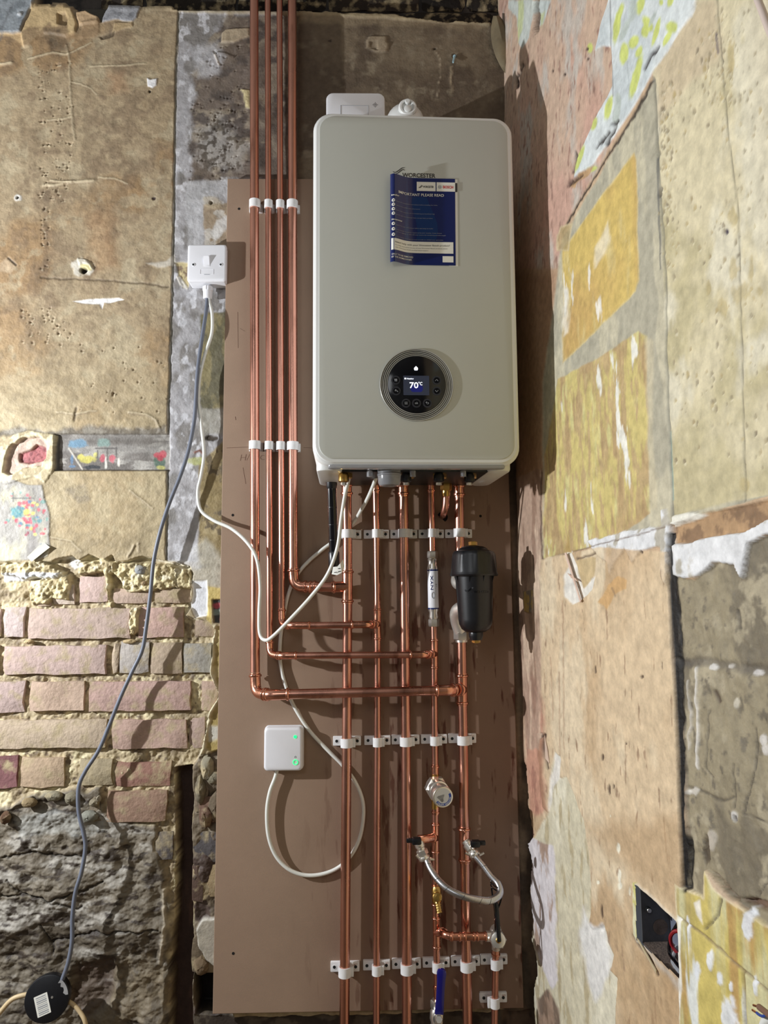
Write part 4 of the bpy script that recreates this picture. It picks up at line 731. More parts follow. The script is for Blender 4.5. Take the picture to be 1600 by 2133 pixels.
mb = MB(); vs = []; n = 12
for i in range(n):                                                    # leaf-shaped peel at the top of the corner
    t = i/(n-1); y = 33+t*122; w = 42*math.sin(math.pi*min(1, .06+t*.94))**.8
    xl = 1032-w*.42+(t*22); xr = 1034+w*.62+t*20
    for k in range(5):
        s = k/4; vs.append(W(xl+(xr-xl)*s, y, .034*math.sin(math.pi*(.12+.75*(1-s)))*(1-t*.7)+.004))
mb.add(vs, [(i*5+k, i*5+k+1, (i+1)*5+k+1, (i+1)*5+k) for i in range(n-1) for k in range(4)])
scrap = obj('peeling_paper', mb, mat('old_paper', (112, 100, 76), .7, var=.25, scale=30, bump=.0008, bscale=120), wall_back)
mb = MB(); vs = []
for i in range(9):                                                    # curled corner of the flowered paper
    t = i/8; e = (np.array([104, 1140])*(1-t)+np.array([66, 1170])*t); b = np.array([90, 1128])*(1-t)+np.array([56, 1160])*t
    for k in range(5):
        s = k/4; q = b*(1-s)+e*s; vs.append(W(q[0], q[1], .003+.006*s*s))
mb.add(vs, [(i*5+k, i*5+k+1, (i+1)*5+k+1, (i+1)*5+k) for i in range(8) for k in range(4)])
obj('peeling_paper', mb, mat('flower_paper', (190, 186, 164), .6, var=.06), wall_back)
for P4, c in (([(1176, 1152), (1179, 1151), (1210, 1252), (1208, 1255)], (226, 200, 182)), ([(1182, 1194), (1200, 1206), (1204, 1212), (1190, 1204)], (214, 184, 164)), ([(1134, 1532), (1140, 1562), (1144, 1590), (1136, 1580)], (214, 190, 170)), ([(1324, 1952), (1330, 1958), (1366, 2022), (1368, 2030)], (210, 196, 160))):
    mb = MB(); a = [Rw(x, y, .002+.002*(k in (1, 2))) for k, (x, y) in enumerate(P4)]; b = [q-RN*.0015 for q in a]
    mb.add(a+b, [(0, 1, 2, 3), (7, 6, 5, 4)]+[(k, (k+1) % 4, 4+(k+1) % 4, 4+k) for k in range(4)])
    obj('splinter', mb, mat('splinter_wood', c, .7, var=.15), wall_right, smooth=0)

# ------------------------------------------------------------------ rest of the room (behind and beside the camera)
def slab(name, lo, hi, m):
    mb = MB(); box(mb, lo, hi); o = obj(name, mb, m, smooth=0); o['kind'] = 'structure'; return o
slab('floor', (-2.8, -3.6, -.08), (2.2, .1, -.0), M['floor'])
slab('wall_left', (-2.9, -3.6, 0), (-2.8, .1, 3.3), M['plain'])
slab('wall_front', (-2.8, -3.7, 0), (2.2, -3.6, 3.3), M['plain'])
slab('ceiling', (-2.8, -3.6, 3.2), (2.2, .1, 3.3), M['plain'])

# ------------------------------------------------------------------ back board
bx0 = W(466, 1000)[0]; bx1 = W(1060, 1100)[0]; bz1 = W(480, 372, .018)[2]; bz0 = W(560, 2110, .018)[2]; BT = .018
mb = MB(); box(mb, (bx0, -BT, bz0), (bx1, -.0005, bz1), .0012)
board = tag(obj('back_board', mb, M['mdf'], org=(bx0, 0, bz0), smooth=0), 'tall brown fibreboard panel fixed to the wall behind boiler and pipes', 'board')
for i, (x, y) in enumerate(((498, 435), (485, 1073), (486, 1986), (1001, 1075))):
    mb = MB(); p = W(x, y, BT); lathe(mb, p+(0, .003, 0), p-(0, .0003, 0), [(0, .0032), (.0033, .0032)], 12); obj('drill_hole', mb, M['hole'], board)
for P2, w in (([(472, 933), (522, 931)], .0006), ([(548, 934), (556, 934)], .0006), ([(495, 650), (496, 725)], .0005), ([(500, 684), (510, 690)], .0004), ([(490, 868), (491, 875)], .0007), ([(632, 932), (650, 933)], .0005), ([(506, 974), (512, 1008)], .0005)):
    mb = MB(); sweep(mb, [W(x, y, BT) for x, y in P2], w, 4); obj('pencil_mark', mb, M['pencil'], board)
o0 = W(500, 960, BT+.0003); text('H/R', lambda x, y: o0+np.array([x+y*.18, 0, y+x*.05]), cap=.016, bold=-.018, mat=M['pencil'], parent=board)
o1 = W(542, 958, BT+.0003); text('C', lambda x, y: o1+np.array([x, 0, y]), cap=.012, bold=-.018, mat=M['pencil'], parent=board)

# ------------------------------------------------------------------ boiler
BYAW = math.radians(2.18); BTILT = math.radians(1.2)
bA = np.array([math.cos(BYAW), math.sin(BYAW), 0]); bN0 = np.array([math.sin(BYAW), -math.cos(BYAW), 0])
bB = Z_*math.cos(BTILT)+bN0*math.sin(BTILT); bN = np.cross(bA, bB); bN = bN if bN[1] < 0 else -bN
BO = np.array([.0936, -.33, 2.0668]); BWd, BHt = .412, .732
def BL(x, y, z=0.): return BO+bA*x+bB*y+bN*z
def bpx(px, py, off=0.):
    d = ray(px, py); t = ((BO+bN*off-CAM)@bN)/(d@bN); q = CAM+d*t-BO; return q@bA, q@bB
boiler = thing('boiler', 'large white wall-hung gas boiler with a round black control dial', 'boiler', (BO[0], 0, BO[2]))
def bpart(name, outline, z0, z1, m, bev=0., parent=boiler, label=None, steps=3, smooth=35):
    mb = MB(); prism(mb, BO, bA, bB, bN, outline, z0, z1, bev, steps); return obj(name, mb, m, parent, label, smooth)
bpart('casing', rrect(BWd, BHt, .038, 8), -.295, 0, M['case'], .008)
bpart('front_frame', rrect(BWd-.010, BHt-.010, .036, 8), -.004, .003, M['case'], .002)
bpart('front_panel', rrect(BWd-.024, BHt-.024, .030, 8), .000, .0048, M['panel'], .0016)
ZP = .0049
# lower skirt with the open underside
for sx, x0, x1 in ((-1, -.200, -.148), (1, .150, .196)):
    mb = MB(); prism(mb, BL(0, 0), bA, bN, -bB, rrect(x1-x0, .24, .02, 5, (x0+x1)/2, -.15), BHt/2-.045, BHt/2+.006, .005)
    obj('side_skirt', mb, M['case'], boiler)
mb = MB(); prism(mb, BL(0, -BHt/2+.002, -.012), bA, bN, -bB, rrect(BWd-.06, .022, .008, 4), 0, .007, .003); obj('lower_lip', mb, M['clear'], boiler, 'clear plastic strip under the front')
mb = MB(); prism(mb, BL(0, -BHt/2, -.16), bA, bN, -bB, rrect(BWd-.05, .21, .01, 3), -.001, .004, .001); tray = obj('base_tray', mb, M['dark'], boiler, 'dark metal tray')
for px, py in ((770, 981), (860, 983), (965, 984)):
    x, y = bpx(px, py, -.05); mb = MB(); lathe(mb, BL(x, -BHt/2-.003, -.05), BL(x, -BHt/2-.03, -.05), [(0, .006), (.012, .006)], 10); obj('stub', mb, M['clear'], tray)
x, y = bpx(812, 990, -.03)
mb = MB(); lathe(mb, BL(x, -BHt/2+.002, -.045), BL(x, -1, -.045), [(0, .0235), (.012, .0235), (.013, .0245), (.016, .0245), (.017, .0235), (.030, .0228), (.036, .020), (.038, .012)], 28)
sc_ = obj('condensate_trap_cup', mb, M['clear'], boiler, 'frosted round cup'); mb = MB(); lathe(mb, BL(x, -BHt/2-.009, -.045), BL(x, -1, -.045), [(0, .0238), (.0018, .0238)], 28); obj('seal_ring', mb, M['ink'], sc_)
for px, tall in ((716, 0), (848, 1), (917, 1), (981, 1)):
    x, y = bpx(px, 990, -.05)
    mb = MB(); lathe(mb, BL(x, -BHt/2, -.07), BL(x, -1, -.07), [(0, .006), (.006, .009), (.010, .011), (.022, .011), (.024, .008)], 14)
    k = obj('valve_head', mb, M['black'] if tall else M['brass'], boiler)
    mb = MB(); hexnut(mb, BL(x, -BHt/2-.024, -.07), BL(x, -BHt/2-.030, -.07), .006); obj('screw', mb, M['chrome'], k)
    mb = MB(); hexnut(mb, BL(x+.004, -BHt/2+.001, -.085), BL(x+.004, -BHt/2-.014, -.085), .014); obj('union_nut', mb, M['brass'], k)
# printed name and roof swoosh
def bplace(px, py, z=ZP+.0002, rot=0.):
    x0, y0 = bpx(px, py, z); return lambda x, y: BL(x0+x*math.cos(rot)-y*math.sin(rot), y0+x*math.sin(rot)+y*math.cos(rot), z)
name_w = abs(bpx(907, 366)[0]-bpx(838, 366)[0])
badge = text('WORCESTER', bplace(838, 368.5), width=name_w, cap=.0085, bold=.022, mat=M['ink'], parent=boiler, name='printed_name')
def ribbon(P, wid, m, parent, name='mark'):
    mb = MB(); P = spline(P, 6); vs = []; n = len(P)
    for i in range(n):
        t = P[min(i+1, n-1)]-P[max(i-1, 0)]; s = np.cross(t, bN); s = s/np.linalg.norm(s); w = wid*math.sin(math.pi*(.08+.84*i/(n-1)))**.5
        vs += [P[i]-s*w/2, P[i]+s*w/2]
    mb.add(vs, [(2*i, 2*i+1, 2*i+3, 2*i+2) for i in range(n-1)]); return obj(name, mb, m, parent, smooth=0)
def swoosh(pts, wid, m, parent):
    ribbon([BL(*bpx(a, b), ZP+.0003) for a, b in pts], wid, m, parent, 'roof_mark')
swoosh([(818, 360), (823, 362), (830, 358), (837, 353), (843, 352)], .0017, M['ink'], boiler)
swoosh([(824, 365), (829, 363), (834, 359), (839, 356), (843, 358)], .0017, M['ink'], boiler)
# control dial
dx, dy = bpx(867.5, 803)
dial = bpart('control_dial', circle(.0735, 56, dx, dy), .003, ZP+.0016, M['gloss'], .001)
for k, rr in enumerate((.0722, .0690, .0656, .0622, .0590)):
    mb = MB(); P = [BL(dx+rr*math.cos(g), dy+rr*math.sin(g), ZP+.0016) for g in np.linspace(0, 2*math.pi, 73)]
    sweep(mb, P, .00095 if k else .0013, 6, False); obj('ring', mb, M['steel'], dial)
mb = MB(); prism(mb, BO, bA, bB, bN, circle(.0578, 56, dx, dy), ZP, ZP+.0032, .0008); face = obj('dial_face', mb, M['gloss'], dial)
ZD = ZP+.0034
def dpt(zx, zy): return bpx(760+zx/7.27, 700+zy/7.27, ZD)
def dbox(name, zx0, zy0, zx1, zy1, r, m, z=ZD, th=.0005):
    a = dpt(zx0, zy0); b = dpt(zx1, zy1); mb = MB()
    prism(mb, BO, bA, bB, bN, rrect(abs(b[0]-a[0]), abs(b[1]-a[1]), r, 4, (a[0]+b[0])/2, (a[1]+b[1])/2), z-.0002, z+th, 0); return obj(name, mb, m, dial)
dbox('display', 583, 600, 977, 897, .001, M['screen']); dbox('display_glow', 690, 740, 880, 850, .006, M['screenblue'], ZD+.0005, .0001)
def dtext(s, zx, zy, w=None, cap=None, m=M['glow'], **k):
    a = dpt(zx, zy); return text(s, lambda x, y: BL(a[0]+x, a[1]+y, ZD+.0009), width=w, cap=cap, mat=m, parent=dial, name='display_text', **k)
dtext('70', 678, 788, .0173, .0114, bold=.014); dtext('°C', 812, 745, .0078, .0062, bold=.014); dtext('Heating', 636, 656, .0135, .0026, bold=.02)
dbox('radiator_mark', 600, 634, 624, 656, .0003, M['glow'], ZD+.0006, .0002)
for i, (zx, zy) in enumerate(((470, 668), (475, 830), (1088, 670), (1090, 833), (625, 1017), (783, 1017), (947, 1017))):
    a = dpt(zx, zy); mb = MB(); prism(mb, BO, bA, bB, bN, circle(.0090, 20, *a), ZD-.0002, ZD+.0003, 0); bt = obj('button', mb, M['btn'], dial)
    mb = MB(); prism(mb, BO, bA, bB, bN, circle(.0060, 20, *a), ZD, ZD+.0006, 0); obj('button_top', mb, M['gloss'], bt)
    ZG = ZD+.0008
    def gl(P, w=.0005):
        mb = MB(); sweep(mb, [BL(a[0]+x*.001, a[1]+y*.001, ZG) for x, y in P], w, 5); obj('symbol', mb, M['glyph'], bt)
    if i == 2: gl([(-3, -1.5), (0, 1.8), (3, -1.5)])
    elif i == 3: gl([(-3, 1.5), (0, -1.8), (3, 1.5)])
    elif i == 0: [gl([(x, -2.6), (x, 2.6)], .0004) for x in (-2, -.7, .7, 2)]; gl([(-3.6, 2), (2.4, 2)], .0004)
    elif i == 1: gl([(-3, 0), (1, 0), (3, -.6), (3.2, -2.4)], .0007); gl([(-1, 0), (-1, 2.2)], .0005); gl([(-2.4, 2.4), (.6, 2.4)], .0005)
    elif i == 4: [gl([(-3, y), (3, y)], .0005) for y in (-2, 0, 2)]
    elif i == 5: text('ok', lambda x, y, a=a: BL(a[0]+x, a[1]-.0018+y, ZG), width=.0066, align='C', bold=.01, mat=M['glyph'], parent=bt, name='symbol')
    else: gl([(-1, 3), (-3, 1.4), (-1, -.2)]); gl([(-3, 1.4), (2, 1.4), (3, 0), (2, -1.8), (-1, -1.8)])
a = dpt(775, 492); mb = MB()
prism(mb, BO, bA, bB, bN, [(a[0]+x*.001, a[1]+y*.001) for x, y in ((0, 5), (1.6, 3.2), (3.4, 1.8), (4, -.6), (3.2, -3.2), (1.6, -4), (0, -3.2), (-1.6, -4), (-3.2, -3.2), (-4, -.6), (-3.4, 1.6), (-1.4, 3.2))], ZD, ZD+.0004, 0); obj('flame_light', mb, M['glow'], dial)

# ------------------------------------------------------------------ leaflet stuck to the boiler
c0 = np.array(bpx(812, 373)); c1 = np.array(bpx(947, 376)); c3 = np.array(bpx(948.5, 556))
LU = c1-c0; LV = (c3-c1); LW = np.linalg.norm(LU); LHt = np.linalg.norm(LV); LUn = LU/LW; LVn = LV/LHt
def lift(u): return .0012+.0155*math.exp(-((max(u, .0)-.03)/.17)**2) - (.004*max(0, .05-u)/.05)
def LP(u, v, e=0.):
    q = c1 - LUn*LW*(1-u) + LV*v; return BL(q[0], q[1], ZP+lift(u)+e)
leaflet = thing('notice_leaflet', 'dark blue printed notice with a curled left edge stuck on the boiler front', 'leaflet', tuple(LP(.5, 1)))
def lsheet(name, u0, u1, v0, v1, m, e, th=.0003, n=40, parent=leaflet, label=None):
    mb = MB(); us = np.linspace(u0, u1, n); vs = [LP(u, v, e+z) for z in (0, -th) for v in (v0, v1) for u in us]
    f = [(i, i+1, n+i+1, n+i) for i in range(n-1)]+[(2*n+i, 3*n+i, 3*n+i+1, 2*n+i+1) for i in range(n-1)]
    f += [(i, 2*n+i, 2*n+i+1, i+1) for i in range(n-1)]+[(n+i, n+i+1, 3*n+i+1, 3*n+i) for i in range(n-1)]+[(0, n, 3*n, 2*n), (n-1, 3*n-1, 4*n-1, 2*n-1)]
    mb.add(vs, f); return obj(name, mb, m, parent, label, 60)
lsheet('backing_sheet', .9, 1.035, .005, 1.005, M['paper'], -.0006, label='pale backing sheet'); sheet = lsheet('printed_sheet', 0, 1, 0, 1, M['navy'], 0)
lsheet('white_block', .41, .70, .045, .150, M['paper'], .0003, .0002, 8); lsheet('white_block', .715, 1.0, .045, .150, M['paper'], .0003, .0002, 8)
lsheet('black_tab', 1.0, 1.033, .05, .152, M['ink'], .0004, .0002, 4); lsheet('white_block', .015, .965, .735, .865, M['paper'], .0003, .0002, 40)
lsheet('white_block', .80, .965, .895, .965, M['paper'], .0003, .0002, 6)
mb = MB(); vs = [LP(u, v, .0002) for v, a, b in ((.22, .34, .56), (.30, .33, .60), (.40, .36, .66), (.52, .40, .72), (.62, .42, .73), (.72, .40, .70)) for u in np.linspace(a, b, 6)]
mb.add(vs, [(i*6+k, i*6+k+1, (i+1)*6+k+1, (i+1)*6+k) for i in range(5) for k in range(5)]); obj('droplet_print', mb, M['teal'], leaflet)
def lt(s, u, v, w, cap, m=M['paper'], bold=.0, e=.0006):
    return text(s, lambda x, y: LP(u+x/LW, v-y/LHt, e), width=w*LW, cap=cap*LHt, bold=bold, mat=m, parent=leaflet)
lt('WORCESTER', .505, .112, .165, .022, M['ink'], .03); lt('BOSCH', .815, .115, .155, .030, M['red_ink'], .03); lt('IMPORTANT PLEASE READ', .125, .212, .70, .030, bold=.005)
for P in ([(.44, .112), (.46, .106), (.49, .082)], [(.45, .114), (.475, .106), (.50, .09)]):
    mb = MB(); sweep(mb, [LP(u, v, .0007) for u, v in P], .0005, 4); obj('roof_mark', mb, M['ink'], leaflet)
mb = MB(); sweep(mb, [LP(.765+.024*math.cos(g), .1+.018*math.sin(g), .0007) for g in np.linspace(0, 2*math.pi, 21)], .00045, 4, False); sweep(mb, [LP(.757, .09, .0007), LP(.757, .11, .0007)], .0005, 4); sweep(mb, [LP(.773, .09, .0007), LP(.773, .11, .0007)], .0005, 4); sweep(mb, [LP(.757, .1, .0007), LP(.773, .1, .0007)], .0005, 4); obj('round_emblem', mb, M['glyph'], leaflet)
lt('Installer', .015, .253, .12, .017, bold=.02); lt('Homeowner', .02, .532, .165, .017, bold=.02)
for v, s, w in ((.318, 'Read the installation instructions before installing the boiler', .64), (.366, 'Check the system size and pressure', .37), (.420, 'Correctly complete the commissioning and benchmark log', .59), (.470, 'Show the homeowner how to use their product', .56),
                (.588, 'Read the user instructions before operating the boiler', .57), (.640, 'Your boiler should be registered by your installer. If you choose', .70), (.664, 'not to register it, you will only receive the standard guarantee length', .76), (.718, 'Your boiler must be serviced annually to validate your guarantee', .72)):
    lt(s, .09, v, w, .0095, M['glyph'])
for v in (.306, .354, .405, .455, .572, .632, .695):
    mb = MB(); vs = [LP(.045, v, .0005)]+[LP(.045+.026*math.cos(g), v+.019*math.sin(g), .0005) for g in np.linspace(0, 2*math.pi, 17)[:-1]]
    mb.add(vs, [(0, 1+k, 1+(k+1) % 16) for k in range(16)]); ic = obj('round_symbol', mb, M['paper'], leaflet)
    mb = MB(); mb.add([LP(.045+a, v+b, .0007) for a, b in ((-.01, .006), (.01, .006), (.006, -.006), (-.006, -.006))], [(0, 1, 2, 3)]); obj('symbol', mb, M['navy'], ic)
lt('Need help with your Worcester Bosch product?', .07, .785, .84, .019, M['ink']); lt('For help and advice on any of your Worcester Bosch products please', .075, .815, .80, .010, M['ink']); lt('visit worcester-bosch.co.uk/product-support', .075, .84, .51, .010, M['ink'])
lt('ONLY TO BE REMOVED', .02, .925, .33, .018, bold=.005); lt('BY THE HOMEOWNER', .02, .955, .31, .018, bold=.005)

# ------------------------------------------------------------------ things on top of the boiler
btop = BO[2]+BHt/2
def on_top(off): return btop
q = W(741, 232, .275); al = thing('carbon_monoxide_alarm', 'small white rectangular alarm standing on top of the boiler, left side', 'alarm', (q[0], -.275, btop))
wA = W(803, 214, .29)[0]-W(681, 214, .29)[0]; hA = W(741, 193, .29)[2]-btop
oA = np.array([q[0], -.262, btop+hA/2])
mb = MB(); prism(mb, oA, X_, Z_, -Y_, rrect(wA, hA, .014, 6), 0, .028, .003); obj('housing', mb, M['white'], al)
mb = MB()
for P in ([(-.032, -.04), (-.032, .012), (.027, .012), (.027, -.04)],): sweep(mb, [oA+(x, -.0282, z) for x, z in P], .0005, 4)
obj('button_outline', mb, M['glyph'], al)
mb = MB()
for i in range(5):
    for j in range(5):
        if abs(i-2)+abs(j-2) < 3: lathe(mb, oA+((i-2)*.0024+.042, -.0278, (j-2)*.0024+hA/2-.028), oA+((i-2)*.0024+.042, -.0284, (j-2)*.0024+hA/2-.028), [(0, .0008), (.0006, .0008)], 6)
obj('sounder_holes', mb, M['ink'], al)
q = W(845, 232, .15); fl = thing('flue_elbow', 'rounded white flue bend rising behind the boiler top', 'flue', (q[0], -.13, btop))
rF = .046; zt = W(845, 199, .15)[2]
mb = MB(); P = bend([(q[0], -.14, btop+.004), (q[0], -.14, zt-rF), (q[0], .004, zt-rF)], .05, 8); sweep(mb, P, rF, 28); obj('pipe_bend', mb, M['case'], fl)
mb = MB(); lathe(mb, (q[0], -.03, zt-rF), (q[0], -.001, zt-rF), [(0, rF+.001), (.002, rF+.006), (.026, rF+.006), (.029, rF+.001)], 28); obj('wall_collar', mb, M['case'], fl)
mb = MB(); lathe(mb, (q[0]+.003, -.155, zt-.052), (q[0]+.003, -.205, zt-.052), [(0, .021), (.026, .021), (.029, .018), (.029, .014), (.024, .013)], 24); cp = obj('test_point', mb, M['case'], fl)
for dz, rr in ((-.006, .0085), (.012, .006)):
    mb = MB(); lathe(mb, (q[0]+.003, -.178, zt-.052+dz), (q[0]+.003, -.188, zt-.052+dz), [(0, rr), (.008, rr), (.009, rr*.8)], 16); obj('cap', mb, M['case'], cp)

# ------------------------------------------------------------------ copper pipework
R22, R15 = .011, .0075
def copper(name, label, loc, group=None): return thing(name, label, 'pipe', loc, group)
def tube(parent, pts, r, bendr=0, label=None):
    mb = MB(); P = bend(pts, bendr) if bendr else pts
    # dense enough for even reflections
    sweep(mb, P, r, 24); return obj('tube', mb, M['copper'], parent, label, 60)
def bead_prof(L, r, both=True):
    s = r*1.10; b = r*1.34; w = r*.30; d = r*.35
    p = [(0, r*1.02), (0, s), (d, s), (d+w*.3, b*.97), (d+w, b), (d+w*1.7, b*.97), (d+w*2, s)]
    if both: p += [(L-t, q) for t, q in reversed(p[1:])]+[(L, r*1.02)]
    else: p += [(L, s)]
    return p
def coupling(parent, a, b, r, both=True, name='coupling'):
    mb = MB(); lathe(mb, a, b, bead_prof(np.linalg.norm(np.asarray(b)-a), r, both), 24); return obj(name, mb, M['fitting'], parent, None, 50)
def ring(mb, p, d, r):
    d = np.asarray(d, float)/np.linalg.norm(d); w = r*.30
    lathe(mb, p-d*w, p+d*w, [(0, r*1.1), (w*.3, r*1.3), (w, r*1.36), (w*1.7, r*1.3), (2*w, r*1.1)], 24, False)
def elbow(parent, a, c, b, r, name='elbow', rb=None):
    """bend fitting from a round corner c to b with solder rings at both mouths"""
    mb = MB(); a, c, b = [np.asarray(q, float) for q in (a, c, b)]
    P = bend([a, c, b], rb or r*2.6, 8); sweep(mb, P, r*1.10, 24)
    for q, t in ((a, c-a), (b, c-b)):
        t = t/np.linalg.norm(t); ring(mb, q+t*r*.55, t, r)
    return obj(name, mb, M['fitting'], parent, None, 50)
def tee(parent, a, b, c, r, rc=None, name='tee'):
    """run a-b with a branch from its middle to c"""
    rc = rc or r; mb = MB(); a, b, c = [np.asarray(q, float) for q in (a, b, c)]; m = (a+b)/2
    sweep(mb, [a+(b-a)*k/6 for k in range(7)], r*1.12, 24); sweep(mb, [m, m+(c-m)*.5, c], [rc*1.2, rc*1.15, rc*1.12], 20)
    for q, t, rr in ((a, b-a, r), (b, a-b, r), (c, m-c, rc)):
        t = t/np.linalg.norm(t); ring(mb, q+t*rr*.55, t, rr)
    return obj(name, mb, M['fitting'], parent, None, 50)
def V(x, y, off): return W(x, y, off)
def vline(xa, ya, xb, yb, off, n=14): return [V(xa+(xb-xa)*k/n, ya+(yb-ya)*k/n, off) for k in range(n+1)]
OF = .041                                                             # pipe centre in front of the wall, held by clips on the board
OV = .043; OH = .078                                                  # verticals under the boiler; the cross pipes pass in front
# four risers
p1 = copper('copper_pipe', 'thick copper riser nearest the fused switch, turning at its foot into the lowest cross pipe', V(532, 1400, OF))
tube(p1, vline(529.5, -90, 531.5, 1400, OF), R22)
elbow(p1, V(531.5, 1402, OF), V(533, 1443, OF+.006), V(556, 1447, OH-.006), R22, rb=.024)
elbow(p1, V(553, 1446.5, OH-.010), V(566, 1447.5, OH), V(605, 1446, OH), R22, rb=.012)
tube(p1, [V(600, 1446, OH), V(760, 1442, OH), V(925, 1438, OH)], R22)
elbow(p1, V(905, 1438.5, OH), V(938, 1437.5, OH), V(947, 1437.3, OV+.022), R22, rb=.016)
p4 = copper('copper_pipe', 'thick copper riser nearest the boiler casing, ending in the highest short cross pipe', V(610, 1180, OF))
tube(p4, vline(608.5, -90, 611, 1185, OF), R22)
elbow(p4, V(611, 1183, OF), V(613, 1222, OF+.002), V(652, 1223, OF+.010), R22, rb=.026)
coupling(p4, V(630, 1222, OF+.006), V(662, 1222.5, OF+.012), R22)
tube(p4, [V(655, 1222.5, OF+.010), V(700, 1223, OF+.008)], R22)
p2 = copper('copper_pipe', 'thin copper riser beside the leftmost thick one, feeding the middle cross pipe', V(561, 1340, OF))
tube(p2, vline(557.5, -90, 562, 1340, OF), R15)
elbow(p2, V(562, 1335, OF), V(562.5, 1362, OF+.006), V(582, 1366, OH-.012), R15, rb=.018)
elbow(p2, V(580, 1365.5, OH-.016), V(592, 1366, OH-.006), V(620, 1365.5, OH-.006), R15, rb=.008)
tube(p2, [V(616, 1365.5, OH-.006), V(740, 1364.5, OH-.006), V(862, 1364, OH-.006)], R15)
elbow(p2, V(852, 1364, OH-.006), V(886, 1363.5, OH-.006), V(892, 1363.2, OV+.014), R15, rb=.010)
p3 = copper('copper_pipe', 'thin copper riser second from the boiler, feeding the cross pipe under the hanging cable', V(586, 1285, OF))
tube(p3, vline(582, -90, 587, 1282, OF), R15)
elbow(p3, V(587, 1268, OF), V(587.5, 1300, OF+.006), V(602, 1303, OH-.012), R15, rb=.016)
elbow(p3, V(600, 1302, OH-.016), V(612, 1303, OH-.004), V(648, 1303, OH-.004), R15, rb=.010)
tube(p3, [V(642, 1303, OH-.004), V(700, 1302, OH-.004), V(745, 1301.4, OH-.004)], R15)
elbow(p3, V(730, 1301.5, OH-.004), V(768, 1300.8, OH-.004), V(775, 1300.5, OV+.014), R15, rb=.010)
# five pipes under the boiler
def drop(label, pts, r, off=OV):
    t = copper('copper_pipe', label, V(*pts[len(pts)//2], off)); P = []
    for (xa, ya), (xb, yb) in zip(pts[:-1], pts[1:]): P += vline(xa, ya, xb, yb, off, 5)[:-1]
    P.append(V(*pts[-1], off)); tube(t, P, r); return t
def head(t, x, y, r, off=OV, xt=None):
    """union and reducer where the pipe leaves the boiler tray, bowed slightly forward"""
    coupling(t, V(x, y-26, off+.004), V(x, y+4, off), r)
    mb = MB(); a = V(xt or x, y-58, off+.03); b = V(x, y-24, off+.004); sweep(mb, bend([a, V(xt or x, y-40, off+.028), b], .02), r*.92, 20); obj('swan_neck', mb, M['fitting'], t)
d1 = drop('thick vertical copper pipe first under the boiler, right beside the black waste pipe', [(722.5, 1010), (724, 1120), (724, 1250), (723, 1440), (722, 1620), (719.5, 1900), (716.5, 2260)], R22)
head(d1, 722.5, 1030, R22); tee(d1, V(724, 1186, OV), V(723.8, 1258, OV), V(690, 1223, OF+.008), R22)
d2 = drop('thin vertical copper pipe second from the left under the boiler', [(782.5, 1010), (784.5, 1120), (786.5, 1290), (786.5, 1560), (785.5, 1800), (784, 2260)], R15)
head(d2, 783, 1022, R15); tee(d2, V(786, 1266, OV), V(786.5, 1334, OV), V(779, 1300.4, OV+.02), R15)
d3 = drop('thick vertical copper pipe in the middle, running clear from boiler to floor without branches', [(840.5, 1010), (842, 1120), (844, 1340), (846, 1560), (847.3, 1800), (848, 2260)], R22)
head(d3, 840, 1030, R22)
d4 = drop('thin vertical copper pipe fourth under the boiler, carrying the white cylinder and the round valve', [(897.5, 1010), (900, 1120), (902, 1240), (904.5, 1330), (905.5, 1500), (906.5, 1600), (907, 1720), (908, 1900), (910, 2000), (912, 2085)], R15)
head(d4, 898, 1022, R15); tee(d4, V(904.8, 1330, OV), V(905.2, 1394, OV), V(896, 1363, OV+.02), R15)
coupling(d4, V(906.5, 1592, OV), V(906.8, 1632, OV), R15, False)
tee(d4, V(907, 1713, OV), V(907.2, 1778, OV), V(900, 1745, OV+.024), R15)
coupling(d4, V(907.5, 1696, OV), V(907.6, 1680, OV), R15, False)
tee(d4, V(909, 1908, OV), V(910, 1976, OV), V(928, 1944, OV+.020), R15)
elbow(d4, V(918, 1940, OV+.012), V(930, 1948, OV+.034), V(945, 1951, OV+.036), R15, rb=.014)
coupling(d4, V(936, 1951, OV+.036), V(962, 1951, OV+.036), R15); tube(d4, [V(960, 1951, OV+.036), V(1014, 1950, OV+.036)], R15)
coupling(d4, V(964, 1951, OV+.036), V(992, 1950.5, OV+.036), R15); coupling(d4, V(990, 1950.5, OV+.036), V(1016, 1950, OV+.036), R15)
coupling(d4, V(911, 2052, OV), V(912, 2100, OV), R15)
d5 = drop('thick vertical copper pipe furthest right under the boiler, passing behind the black filter', [(956.5, 1010), (957.5, 1120), (961, 1300), (963, 1440), (966, 1580), (968, 1750), (970.5, 1920), (976.5, 2260)], R22)
head(d5, 956.5, 1032, R22); tee(d5, V(962.5, 1402, OV), V(963.3, 1470, OV), V(955, 1437, OV+.024), R22)
tee(d5, V(967, 1721, OV), V(968.3, 1797, OV), V(980, 1762, OV+.026), R22, R15)
d6 = drop('short thin vertical copper pipe at bottom right below the lever valve', [(1033, 1972), (1031.5, 2060), (1028, 2260)], R15)
coupling(d6, V(1033, 1968, OV+.004), V(1032.8, 1992, OV), R15)
g = copper('copper_outlet_pipe', 'short bent copper outlet under the boiler that disappears into the board', V(929, 1040, .07))
tube(g, [V(929, 1018, .075), V(929, 1052, .073), V(924, 1072, .060), V(921.5, 1076, .004)], R15, .02)
mb = MB(); hexnut(mb, V(929.5, 1002, .078), V(929, 1022, .075), .0135); obj('union_nut', mb, M['brass'], g)
mb = MB(); lathe(mb, V(929, 1022, .075), V(929, 1034, .074), [(0, .0095), (.013, .0095)], 16); obj('olive_sleeve', mb, M['brass'], g)
